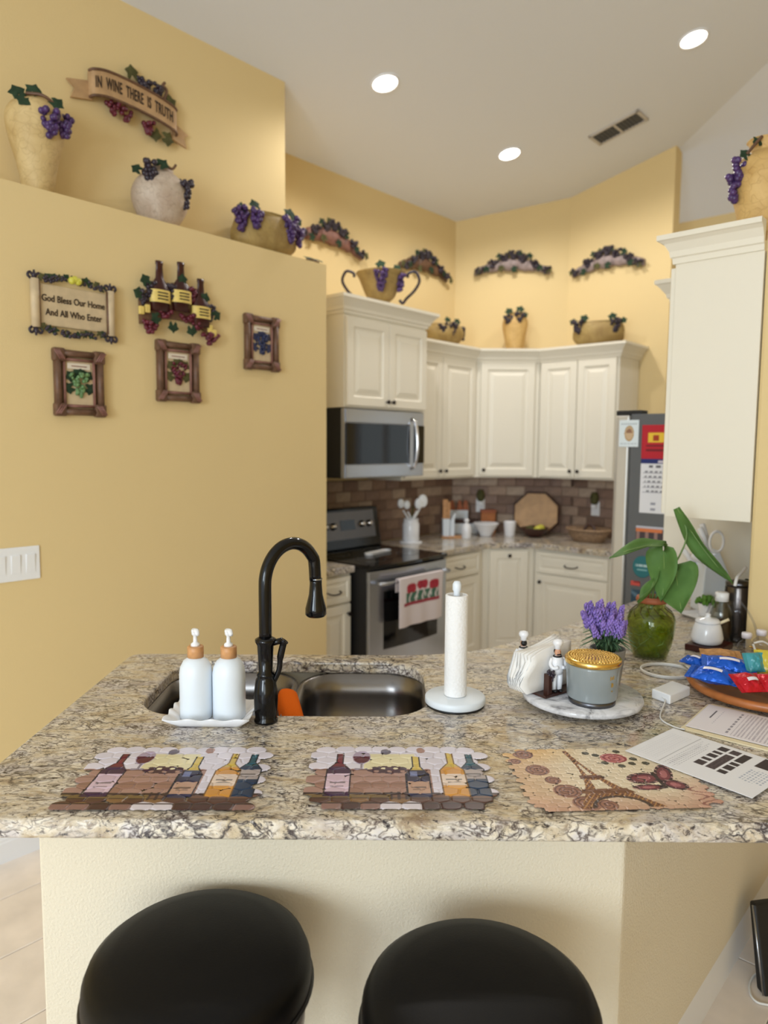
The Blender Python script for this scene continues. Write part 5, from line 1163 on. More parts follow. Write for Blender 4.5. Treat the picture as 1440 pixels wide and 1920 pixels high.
def big_leaf(base, tip, width, side, curl=0.0, mat_='leaf_plant', stemfrom=None, heart=True, n=12):
    """heart-shaped leaf from base to tip; side = direction of its half-width; curl lifts the edges"""
    base, tip, side = Vector(base), Vector(tip), Vector(side).normalized(); ax_ = tip - base; L = ax_.length; d = ax_.normalized(); nn = side.cross(d).normalized()
    vs = []; cols = 7
    for i in range(n + 1):
        f = i / n; wf = (math.sin(PI * f ** 0.62) ** 0.8) * (1 - 0.25 * f) if heart else math.sin(PI * min(f * 0.92 + 0.08, 1)) ** 0.7
        wf = max(wf, 0.02)
        for j in range(cols):
            s_ = -1 + 2 * j / (cols - 1)
            p = base + d * (L * (f - (0.14 * abs(s_) ** 1.5 * (1 - f) if heart else 0))) + side * (width * wf * s_) + nn * (curl * s_ * s_ * wf + 0.012 * math.sin(PI * f) + 0.004 * math.sin(9 * f + 3 * s_))
            vs.append(p)
    fs = [(i * cols + j, i * cols + j + 1, (i + 1) * cols + j + 1, (i + 1) * cols + j) for i in range(n) for j in range(cols - 1)]
    o = MB().add(vs, fs, True).build('leaf', mat_, jr, world=True)
    so = o.modifiers.new('thickness', 'SOLIDIFY'); so.thickness = 0.0012
    MB().tube([base + d * (L * f) + nn * (0.012 * math.sin(PI * f) + 0.001) for f in [k / 8 for k in range(8)]], 0.0018, 5).build('midrib', 'leaf_pale', o, world=True)
    if stemfrom is not None:
        MB().tube(catmull([tuple(p) for p in stemfrom] + [tuple(base)], 5), 0.0028, 6).build('stem', 'stem_green', o, world=True)
S0 = Vector((0.912, 2.375, CTZ + 0.16))
big_leaf(PY(1244, 1034, 2.38), PY(1240, 1128, 2.29), 0.062, (0.62, -0.72, 0.1), -0.022, stemfrom=[S0, PY(1228, 1095, 2.36), PY(1240, 1052, 2.38)])
big_leaf(PY(1266, 1070, 2.36), PY(1278, 1150, 2.25), 0.082, (0.92, -0.15, 0.42), -0.02, stemfrom=[S0, PY(1238, 1105, 2.37)])
big_leaf(PY(1226, 1088, 2.35), PY(1196, 1130, 2.26), 0.052, (0.75, 0.3, 0.55), -0.016, stemfrom=[S0, PY(1219, 1110, 2.37)])
big_leaf(PY(1250, 1020, 2.40), PY(1143, 1046, 2.26), 0.034, (0.10, 0.93, 0.30), 0.014, stemfrom=[S0, PY(1226, 1090, 2.38), PY(1240, 1050, 2.40)], heart=False)
big_leaf(PY(1270, 952, 2.44), PY(1374, 1094, 2.34), 0.040, (-0.22, 0.95, -0.30), 0.016, stemfrom=[S0, PY(1240, 1092, 2.38), PY(1270, 1050, 2.40), PY(1288, 1000, 2.42)], heart=False)

# ================================================================== charger, cables
A_, B_, C_ = PZ(1221, 1309), PZ(1256, 1322), PZ(1294, 1305)
t = thing('power_adapter', 'white square power adapter brick beside the wooden tray', 'power adapter', B_ - Vector((0, 0, B_.z - CTZ)))
q4 = [A_, B_, C_, A_ + C_ - B_]
MB().prism([(p.x, p.y) for p in q4], CTZ, CTZ + 0.027).build('body', 'white_plastic', t, world=True, bevel=0.004, seg=3)
e0 = A_ + (B_ - A_) * 0.6
MB().tube(catmull([(e0.x, e0.y + 0.002, CTZ + 0.013), (e0.x + 0.0, e0.y - 0.02, CTZ + 0.010), tuple(PZ(1238, 1345, CTZ + 0.003)), tuple(PZ(1262, 1362, CTZ + 0.003)), tuple(PZ(1284, 1368, CTZ + 0.004))], 6), 0.0022, 6).build('cable', 'cable_white', t, world=True)
pts = []
cc = PZ(1254, 1262)
for k in range(60):
    a = RAD(20 + 12.5 * k); r = 0.078 + 0.008 * math.sin(k * 0.21); pts.append((cc.x + r * math.cos(a) * 1.0, cc.y + r * math.sin(a) * 0.9, CTZ + 0.0035 + 0.004 * (k // 29)))
pts += [tuple(PZ(1305, 1268, CTZ + 0.004)), tuple(PZ(1316, 1262, CTZ + 0.004))]
tag(MB().tube(pts, 0.0034, 6).build('coiled_cable', 'cable_white', world=True, loc=(cc.x, cc.y, CTZ)), 'coiled white cable lying beside the plant jar', 'cable')

# ================================================================== papers
def sheet(name, org, xa, ya, W_, H_, nx, ny, fn, label, cat, z, m_='print_paper', th=0.0006):
    xa = Vector((xa[0], xa[1], 0)).normalized(); ya = Vector((-xa.y, xa.x, 0))
    M = Matrix(((xa.x, ya.x, 0, org[0]), (xa.y, ya.y, 0, org[1]), (0, 0, 1, z), (0, 0, 0, 1)))
    return tag(painted(name, W_, H_, nx, ny, fn, m_, M=M, thick=th, zf=lambda U, V: 0.0012 * np.sin(U * 3.1) * np.sin(V * 2.9)), label, cat)
def paper1(U, V):
    c = np.zeros(U.shape + (3,)); c[:] = (240, 240, 244)
    ln = (np.sin(V * 2 * PI * 22 + 0.3 * np.sin(U * 60)) > -0.2)
    c[(np.abs(U - 0.27) < 0.004) & (V > 0.05) & (V < 0.95)] = (170, 170, 176)
    for k in range(6): c[(np.abs(U - 0.31 - 0.018 * k) < 0.004) & ln & (V > 0.06 + 0.05 * (k % 2)) & (V < 0.9 - 0.08 * (k % 3))] = (186, 186, 194)
    for k in range(10): c[(np.abs(U - 0.06 - 0.018 * k) < 0.003) & ln & (V > 0.1) & (V < 0.85)] = (222, 222, 228)
    tex = 0.5 + 0.5 * np.sin(U * 190 + 3 * np.sin(V * 70)) * np.sin(V * 150)
    for (u0, u1, v0, v1) in ((0.45, 0.53, 0.30, 0.42), (0.45, 0.53, 0.45, 0.52), (0.45, 0.53, 0.56, 0.66), (0.45, 0.53, 0.69, 0.76), (0.45, 0.53, 0.80, 0.92), (0.55, 0.62, 0.30, 0.76), (0.55, 0.62, 0.80, 0.92), (0.64, 0.71, 0.28, 0.36), (0.64, 0.71, 0.40, 0.52), (0.64, 0.71, 0.55, 0.62), (0.64, 0.71, 0.66, 0.90), (0.78, 0.93, 0.70, 0.98)):
        m_ = (U > u0) & (U < u1) & (V > v0) & (V < v1); c[m_] = np.stack([52 + 60 * tex[m_] * (u0 % 0.07) * 14, 44 + 50 * tex[m_] * (u0 % 0.07) * 14, 46 + 50 * tex[m_] * (u0 % 0.07) * 14], -1)
    for k in range(7): c[(np.abs(U - 0.80 - 0.025 * k) < 0.006) & (np.sin(V * 120 + k) > -0.1) & (V > 0.30) & (V < 0.62)] = (170, 178, 196)
    return c
A1, C1_ = Vector((0.565, 1.595)), Vector((0.747, 1.371))
d1 = (C1_ - A1)
sheet('printed_sheet', A1, d1, None, 0.287, 0.216, 150, 110, paper1, 'white printed page with a grid of small photos beside the tower placemat', 'paper', CTZ + 0.0058)
def paper2(U, V):
    c = np.zeros(U.shape + (3,)); c[:] = (236, 230, 234)
    c[(np.abs(U - 0.11) < 0.008) & (V > 0.48) & (V < 0.80)] = (84, 82, 92)
    c[(np.abs(U - 0.17) < 0.004) & (V > 0.3) & (V < 0.85) & (np.sin(V * 90) > -0.3)] = (190, 188, 198)
    c[(np.abs(U - 0.32) < 0.011) & (V > 0.1) & (V < 0.92) & (np.sin(V * 60) > -0.5)] = (150, 146, 156)
    st = (np.sin(U * 2 * PI * 34) > 0.1) & (U > 0.36) & (U < 0.86) & (V > 0.06) & (V < 0.92) & (np.sin(V * 130 + U * 31) > -0.7); c[st] = (184, 176, 186)
    c[(np.abs(U - 0.84 - 0.0 * V) < 0.006) & (V > 0.1) & (V < 0.2)] = (90, 86, 96)
    c[(np.abs(V - 0.45 + (U - 0.7) * 0.6) < 0.008) & (U > 0.72)] = (140, 136, 150)
    return c
D0 = Vector((0.752, 1.737)); da = Vector((0.148, 0.174)).normalized(); dx_ = Vector((da.y, -da.x))
fol = thing('manila_folder', 'open cream file folder with a tab behind the printed pages', 'folder', (D0.x, D0.y, CTZ))
q5 = [D0, D0 + dx_ * 0.30, D0 + dx_ * 0.30 + da * 0.226, D0 + dx_ * 0.13 + da * 0.226, D0 + dx_ * 0.122 + da * 0.240, D0 + dx_ * 0.012 + da * 0.240, D0 + da * 0.226]
MB().prism([tuple(p) for p in q5], CTZ, CTZ + 0.0022).build('cover', 'manila', fol, world=True)
MB().prism([tuple(p) for p in (D0 + dx_ * 0.0, D0 + dx_ * 0.30, D0 + dx_ * 0.30 + da * 0.018, D0 + da * 0.018)], CTZ + 0.0022, CTZ + 0.0036).build('fold_strip', 'manila', fol, world=True)
sheet('printed_sheet', D0 + dx_ * 0.006 + da * 0.020, dx_, None, 0.285, 0.202, 150, 100, paper2, 'printed form full of text lines lying in the open folder', 'paper', CTZ + 0.0052)

# ================================================================== wooden tray with snacks
WX, WY = 1.115, 2.005
t = thing('wooden_tray', 'round honey-brown wooden turntable tray holding snacks', 'tray', (WX, WY, CTZ))
MB().lathe([(0.14, 0), (0.14, 0.010), (0.02, 0.0102)], seg=32).build('foot', 'wood_dark', t)
MB().lathe([(0.195, 0.0105), (0.212, 0.014), (0.218, 0.026), (0.212, 0.036), (0.198, 0.036), (0.190, 0.024), (0.001, 0.0235)], seg=64).build('disc', 'wood_honey', t)
t = thing('snack_tub', 'clear low plastic tub on the wooden tray', 'container', (WX + 0.02, WY, CTZ + 0.024))
MB().lathe([(0.13, 0), (0.135, 0.002), (0.158, 0.042), (0.163, 0.043), (0.163, 0.046), (0.156, 0.046), (0.132, 0.004), (0.001, 0.003)], seg=48).build('tub', 'plastic_clear', t)
def pouch(name, label, ctr, w_, h_, th_, m_, rz, tilt, roll=0.0, seed=1):
    q = random.Random(seed); nx, ny = 29, 21; mb = MB()
    ph = [q.uniform(0, 6) for _ in range(4)]
    for side in (1, -1):
        vs = []
        for j in range(ny):
            for i in range(nx):
                u_, v_ = i / (nx - 1), j / (ny - 1)
                prof_ = (math.sin(PI * min(max((u_ - 0.08) / 0.84, 0), 1)) ** 0.55) * (math.sin(PI * v_) ** 0.5)
                wr = 1 + 0.18 * math.sin(13 * u_ + ph[0] + 4 * v_) * math.sin(9 * v_ + ph[1]) + 0.08 * math.sin(31 * u_ + ph[2]) * math.sin(23 * v_ + ph[3])
                zig = 0.0015 * math.sin(v_ * 40) if i in (0, nx - 1) else 0
                vs.append(((u_ - 0.5) * w_ + zig, (v_ - 0.5) * h_ * (1 - 0.06 * prof_), side * (th_ * prof_ * wr * 0.5 + 0.0004)))
        fs = [(j * nx + i, j * nx + i + 1, (j + 1) * nx + i + 1, (j + 1) * nx + i) for j in range(ny - 1) for i in range(nx - 1)]
        if side < 0: fs = [f[::-1] for f in fs]
        mb.add(vs, fs, True)
    M = Matrix.Translation(ctr) @ Matrix.Rotation(RAD(rz), 4, 'Z') @ Matrix.Rotation(RAD(tilt), 4, 'X') @ Matrix.Rotation(RAD(roll), 4, 'Y')
    t = thing(name, label, 'snack bag', M=M, group='snack bags on the wooden tray')
    mb.build('wrapper', m_, t)
    if m_ in ('bag_blue', 'bag_red'):
        pb = MB(); n_ = 14
        vs_ = []
        for i in range(n_):
            u_ = 0.30 + 0.40 * i / (n_ - 1)
            for v_ in (0.34, 0.42, 0.50):
                pr_ = (math.sin(PI * min(max((u_ - 0.08) / 0.84, 0), 1)) ** 0.55) * (math.sin(PI * v_) ** 0.5)
                vs_.append(((u_ - 0.5) * w_, (v_ - 0.5) * h_ * (1 - 0.06 * pr_), th_ * pr_ * 0.5 * 1.2 + 0.0012))
        pb.add(vs_, [(i * 3 + j, (i + 1) * 3 + j, (i + 1) * 3 + j + 1, i * 3 + j + 1) for i in range(n_ - 1) for j in range(2)], True).build('printed_band', 'pearl_cap', t)
    for s in (-1, 1):
        MB().box(s * w_ * 0.5 - 0.006, s * w_ * 0.5 + 0.006, -h_ * 0.49, h_ * 0.49, -0.0012, 0.0012).build('crimped_end', m_, t)
    return t
SZ = CTZ + 0.082
bags = [('blue snack bag lying lowest at the front left of the tray', PZ(1338, 1266, SZ - 0.006), 0.125, 0.070, 0.040, 'bag_blue', -40, 14, 0),
        ('blue snack bag leaning on top behind the front blue one', PZ(1366, 1246, SZ + 0.012), 0.130, 0.062, 0.038, 'bag_blue', -22, 18, 4),
        ('small blue snack bag whose end sticks out over the tray edge', PZ(1306, 1240, SZ + 0.0), 0.070, 0.050, 0.030, 'bag_blue', -52, 12, 0),
        ('red snack bag at the front of the tray', PZ(1405, 1280, SZ - 0.004), 0.072, 0.070, 0.036, 'bag_red', 8, 26, 0),
        ('red snack bag cut off by the right edge of the picture', PZ(1449, 1281, SZ - 0.004), 0.072, 0.070, 0.036, 'bag_red', -4, 24, 0),
        ('golden cookie packet behind the blue bags', PZ(1352, 1230, SZ + 0.016), 0.10, 0.06, 0.034, 'cookie', -14, 20, 0),
        ('teal snack bag at the back of the tray', PZ(1415, 1242, SZ + 0.026), 0.05, 0.055, 0.026, 'bag_teal', 8, 62, 0),
        ('yellow snack bag at the back right of the tray', PZ(1441, 1242, SZ + 0.024), 0.06, 0.07, 0.028, 'bag_yellow', -14, 60, 0)]
for i, (lb, c, w_, h_, th_, m_, rz_, ti, ro) in enumerate(bags): pouch('snack_bag', lb, c, w_, h_, th_, m_, rz_, ti, ro, i)
t = thing('wire_stand', 'thin white and brass wire handle rising from the snack tray', 'wire stand', (WX + 0.06, WY + 0.12, CTZ + 0.024))
MB().tube([tuple(PY(1412, 1208, 2.10)), tuple(PY(1427, 1248, 2.05)), tuple(PY(1428, 1262, 2.04))], 0.0035, 6).build('white_wire', 'cable_white', t, world=True)
MB().tube(catmull([tuple(PY(1405, 1212, 2.12)), tuple(PY(1425, 1218, 2.12)), tuple(PY(1450, 1222, 2.12))], 4), 0.0022, 6).build('brass_wire', 'gold', t, world=True)
MB().tube(catmull([tuple(PY(1414, 1206, 2.12)), tuple(PY(1430, 1203, 2.12)), tuple(PY(1446, 1212, 2.12))], 4), 0.0032, 6).build('wire_loop', 'cable_white', t, world=True)

# ================================================================== coffee things by the wall
cs = PZ(1338, 1218)
t = thing('wood_stand', 'small dark red wooden stand under the sugar bowl', 'stand', (1.165, 2.475, CTZ), ANG)
MB().box(-0.085, 0.055, -0.06, 0.06, 0, 0.022).build('block', 'mahogany', t, bevel=0.003)
t = thing('sugar_bowl', 'white lidded sugar bowl with a spoon', 'sugar bowl', (1.146, 2.462, CTZ + 0.0225))
MB().lathe([(0.040, 0), (0.050, 0.006), (0.054, 0.022), (0.047, 0.055), (0.041, 0.072), (0.038, 0.074)], seg=32).build('bowl', 'white_ceramic', t)
l_ = MB().lathe([(0.041, 0.0745), (0.042, 0.080), (0.034, 0.088), (0.012, 0.091), (0.008, 0.097), (0.010, 0.104), (0.001, 0.108)], seg=30).build('lid', 'white_ceramic', t)
MB().tube([(0.03, -0.01, 0.070), (0.065, -0.02, 0.090)], 0.005, 8).build('spoon', 'manila', t)
t = thing('syrup_bottle', 'clear glass bottle of brown syrup with a white pump cap', 'bottle', (1.234, 2.549, CTZ))
MB().lathe([(0.036, 0), (0.038, 0.004), (0.038, 0.115), (0.030, 0.135), (0.022, 0.145), (0.022, 0.155), (0.0195, 0.155), (0.0195, 0.143), (0.0275, 0.132), (0.0355, 0.112), (0.0355, 0.006), (0.001, 0.005)], seg=30).build('glass', 'glass', t)
MB().lathe([(0.001, 0.006), (0.0345, 0.0062), (0.0345, 0.09), (0.001, 0.0902)], seg=30, cap=False).build('syrup', 'liquid_brown', t)
MB().lathe([(0.0235, 0.1555), (0.0235, 0.185), (0.019, 0.188), (0.001, 0.189)], seg=26).build('cap', 'white_plastic', t)
MB().tube(catmull([(0.036, -0.02, 0.12), (0.056, -0.03, 0.12), (0.060, -0.032, 0.07), (0.054, -0.03, 0.02), (0.036, -0.02, 0.02)], 5), 0.006, 8).build('handle', 'plastic_clear', t)
MB().tube(catmull([(-0.01, 0, 0.188), (-0.03, -0.005, 0.17), (-0.05, -0.01, 0.13), (-0.062, -0.012, 0.105)], 5), 0.003, 6).build('spout_tube', 'plastic_clear', t)
t = thing('metal_jug', 'dark metal jug against the end of the gold wall', 'jug', K(2.80, 0.755, CTZ), ANG)
MB().lathe([(0.046, 0), (0.048, 0.004), (0.050, 0.12), (0.046, 0.20), (0.044, 0.205), (0.001, 0.206)], seg=30).build('body', 'kettle_dark', t)
MB().lathe([(0.046, 0.2065), (0.045, 0.220), (0.02, 0.226), (0.001, 0.227)], seg=30).build('lid', 'steel_dark', t)
MB().tube(catmull([(-0.05, 0, 0.21), (-0.03, 0, 0.238), (0.03, 0, 0.25), (0.07, 0, 0.262)], 5), 0.006, 8).build('lid_lever', 'white_plastic', t)
p0 = PY(1383, 1122, 2.43); p1 = PY(1402, 1146, 2.40); p2 = PY(1415, 1172, 2.36); p3 = PY(1421, 1200, 2.33)
tag(MB().tube(catmull([p0, p1, p2, p3], 6), 0.0042, 8).build('clear_hose', 'plastic_clear', world=True, loc=p3), 'thin clear hose curving past the end of the gold wall', 'hose')
for i, (x, y) in enumerate(((1406, 1252), (1434, 1246))):
    p = PZ(x, y)
    t = thing('water_bottle', ['small clear water bottle with a pale cap beside the jug', 'small clear water bottle with a pale cap at the right edge'][i], 'bottle', (p.x, p.y + 0.03, CTZ), group='small water bottles')
    MB().lathe([(0.026, 0), (0.028, 0.004), (0.028, 0.045), (0.026, 0.05), (0.028, 0.055), (0.024, 0.072), (0.012, 0.084), (0.012, 0.09)], seg=24).build('bottle', 'plastic_clear', t)
    MB().lathe([(0.0155, 0.0905), (0.016, 0.105), (0.014, 0.108), (0.001, 0.1082)], seg=22).build('cap', 'pearl_cap', t)
t = thing('white_plate', 'white square-cornered plate under the small succulent', 'plate', PZ(1318, 1157), 20)
MB().loops([[(x * s, y * s, z) for x, y in rrect(-0.08, 0.08, -0.07, 0.07, 0.02)] for z, s in ((0, 0.75), (0.012, 1.0), (0.014, 1.0), (0.004, 0.72))]).build('dish', 'white_ceramic', t)
pp = PZ(1326, 1158)
t = thing('succulent_pot', 'tiny green succulent in a white pot', 'potted plant', (pp.x, pp.y + 0.01, CTZ + 0.0045))
MB().lathe([(0.026, 0), (0.028, 0.003), (0.037, 0.055), (0.034, 0.055), (0.030, 0.045), (0.001, 0.044)], seg=24).build('pot', 'white_ceramic', t)
q = random.Random(6); mb = MB()
for i in range(70):
    a = q.uniform(0, 2 * PI); R = 0.042 * math.sqrt(q.random()); z = 0.055 + 0.022 * (1 - (R / 0.045) ** 2)
    mb.sphere((R * math.cos(a), R * math.sin(a), z + q.uniform(-0.006, 0.006)), (0.0075, 0.0075, 0.010), 6, 4)
tag(mb.build('rosettes', 'succulent', t), kind='stuff')
kb = K(3.27, 0.965, CTZ)
t = thing('knife_block', 'slanted white knife block with white-handled knives', 'knife block', kb)
Yk = kb.y
def kp(x, y): p = PY(x, y, Yk); return Vector((p.x - kb.x, 0, max(p.z - CTZ, 0.0)))
pf = [kp(1303, 1140), kp(1384, 1140), kp(1352, 1062), kp(1338, 1028), kp(1312, 1048)]; pf[0].z = pf[1].z = 0
MB().prism([(p.x, p.z) for p in pf], -0.055, 0.055, M=Matrix.Rotation(RAD(90), 4, 'X')).build('block', 'white_matte', t, bevel=0.006)
for (xa, ya, xb, yb, yy) in ((1322, 1040, 1298, 1000, -0.03), (1330, 1034, 1312, 990, 0.0), (1338, 1036, 1322, 984, 0.03), (1316, 1052, 1292, 1040, -0.03), (1312, 1068, 1286, 1032, 0.03)):
    a, b = kp(xa, ya), kp(xb, yb); MB().tube([(a.x, yy, a.z), ((a.x + b.x) / 2, yy, (a.z + b.z) / 2), (b.x, yy, b.z)], [0.011, 0.013, 0.012], 10).build('knife_handle', 'white_plastic', t)
a, b = kp(1338, 1040), kp(1332, 1004)
MB().tube([(b.x + 0.03 * math.cos(q_), -0.06, b.z - 0.02 + 0.045 * math.sin(q_)) for q_ in [2 * PI * k / 20 for k in range(20)]], 0.006, 8, closed=True).build('scissors_loop', 'white_plastic', t)
a = kp(1385, 1100)
ivy = thing('dark_houseplant', 'dark green houseplant peeking out at the end of the gold wall', 'potted plant', K(3.20, 0.79, CTZ))
MB().lathe([(0.03, 0), (0.04, 0.06), (0.037, 0.06), (0.001, 0.05)], seg=20).build('pot', 'black_matte', ivy)
q = random.Random(12)
for i in range(14):
    aa = q.uniform(0, 2 * PI); mb = MB(); leaf_shape(mb, (0.02 * math.cos(aa), 0.02 * math.sin(aa), 0.06 + 0.008 * i), 0.05, Matrix.Rotation(aa, 4, 'Z') @ Matrix.Rotation(RAD(q.uniform(20, 70)), 4, 'X'), False); mb.build('leaf', 'leaf_dark', ivy)

# ================================================================== placemats of pebble-shaped pieces
def pebble_field(W_, H_, nx, ny, seed, pw, ph):
    q = np.random.RandomState(seed); seeds = []; row = 0; y = ph * 0.5
    while y < H_ - ph * 0.3:
        x = pw * (0.5 if row % 2 == 0 else 0.95)
        while x < W_ - pw * 0.35:
            seeds.append((x + q.uniform(-0.14, 0.14) * pw, y + q.uniform(-0.10, 0.10) * ph)); x += pw
        y += ph * 0.92; row += 1
    S = np.array(seeds)
    U, V = np.meshgrid(np.linspace(0, 1, nx), np.linspace(0, 1, ny)); X, Y = U * W_, V * H_
    d1 = np.full(U.shape, 9.0); d2 = np.full(U.shape, 9.0); idx = np.zeros(U.shape, int)
    for i, (sx_, sy_) in enumerate(S):
        d = np.sqrt(((X - sx_) / pw) ** 2 + ((Y - sy_) / ph) ** 2)
        c = d < d1; d2 = np.where(c, d1, np.minimum(d2, d)); idx = np.where(c, i, idx); d1 = np.where(c, d, d1)
    rc = 0.045; cx = np.clip(S[:, 0], rc, W_ - rc); cy = np.clip(S[:, 1], rc, H_ - rc)
    ok = ((S[:, 0] - cx) ** 2 + (S[:, 1] - cy) ** 2) < (rc * 0.86) ** 2
    keep = ok[idx] & (d1 < 0.62)
    return S, d1, d2, idx, keep
def wine_paint(U, V, S, W_, H_, idx):
    P = S[idx] / np.array([W_, H_]); r_ = np.random.RandomState(3).uniform(-1, 1, len(S))[idx]
    c = np.zeros(U.shape + (3,)); c[:] = (222, 216, 228)
    c += (r_ * 7)[..., None]
    def put(m_, col): c[m_] = np.array(col) + (r_[m_] * 8)[..., None]
    put((U > 0.30) & (U < 0.58) & (V > 0.60) & (V < 0.86), (228, 218, 178))
    wood = (U < 0.66) & (V < 0.60); put(wood, (172, 136, 124))
    put(wood & (P[..., 1] < 0.60) & (r_ > 0.3), (150, 112, 96))
    put(wood & (np.abs(V - 0.585) < 0.012), (120, 84, 74))
    put(V < 0.215, (118, 84, 66)); put((V < 0.215) & (V > 0.15) & (U < 0.45), (124, 100, 62)); put((V < 0.15) & (V > 0.08), (92, 62, 50)); put((V < 0.15) & (V > 0.08) & (r_ > 0.2), (130, 96, 60)); put((V < 0.08), (140, 106, 98)); put((V < 0.08) & (r_ < -0.4), (78, 52, 50))
    put((P[..., 1] < 0.10) & (r_ > 0.75), (214, 206, 214))
    put((V < 0.228) & (V > 0.205), (64, 46, 42)); put((np.abs(V - 0.15) < 0.007) | (np.abs(V - 0.08) < 0.007), (52, 36, 34)); put(wood & ((np.abs(V - 0.47) < 0.006) | (np.abs(V - 0.36) < 0.006)), (128, 96, 86))
    gr = (np.sin(U * 90 + 3) * np.sin(V * 70) > -0.35)
    put((((U - 0.43) / 0.115) ** 2 + ((V - 0.585) / 0.065) ** 2 < 1) & gr, (70, 42, 58))
    def bottle(x, w, vb, vs, vt, body, neck, lab, l0, l1):
        hw = np.where(V < vs, w, np.where(V < vs + 0.12, w - (w - 0.022) * np.clip((V - vs) / 0.12, 0, 1), 0.022))
        m_ = (np.abs(U - x) < hw) & (V > vb) & (V < vt); put(m_, body)
        put(m_ & (V > vs + 0.06), neck); e = m_ & (np.abs(U - x) > hw - 0.008); put(e, tuple(q_ * 0.55 for q_ in body))
        put(m_ & (V > l0) & (V < l1) & (np.abs(U - x) < w - 0.008), lab); put(m_ & (np.abs(V - (l0 + l1) / 2) < 0.012) & (np.abs(U - x) < w * 0.6), tuple(q_ * 0.6 for q_ in lab)); put(m_ & (np.abs(V - (l0 * 0.7 + l1 * 0.3)) < 0.008) & (np.abs(U - x) < w * 0.5), tuple(q_ * 0.7 for q_ in lab))
    bottle(0.165, 0.068, 0.17, 0.58, 0.86, (66, 38, 70), (110, 34, 50), (212, 186, 200), 0.24, 0.52)
    bottle(0.885, 0.068, 0.18, 0.60, 0.86, (34, 56, 84), (40, 92, 108), (172, 160, 158), 0.44, 0.60)
    bottle(0.775, 0.070, 0.18, 0.58, 0.88, (214, 152, 66), (212, 182, 80), (226, 204, 186), 0.34, 0.52)
    bottle(0.585, 0.064, 0.16, 0.52, 0.82, (48, 46, 74), (212, 186, 96), (190, 152, 130), 0.22, 0.40)
    put((np.abs(U - 0.565) < 0.02) & (V > 0.48) & (V < 0.56), (120, 128, 168))
    g = ((U - 0.285) / 0.05) ** 2 + ((V - 0.80) / 0.115) ** 2; put((g < 1) & (V < 0.93), (176, 160, 182)); put((g < 0.85) & (V < 0.82), (92, 34, 52)); put((np.abs(U - 0.285) < 0.005) & (V > 0.60) & (V < 0.70), (140, 128, 140)); put((np.abs(V - 0.60) < 0.012) & (np.abs(U - 0.285) < 0.035), (150, 138, 150))
    put(((U - 0.42) / 0.03) ** 2 + ((V - 0.90) / 0.05) ** 2 < 1, (112, 106, 122)); put(((U - 0.62) / 0.025) ** 2 + ((V - 0.93) / 0.05) ** 2 < 1, (166, 128, 116))
    put((np.abs(U - 0.49) < 0.05) & (V > 0.13) & (V < 0.24) & (np.sin(U * 160) > 0.2), (60, 44, 46))
    return c
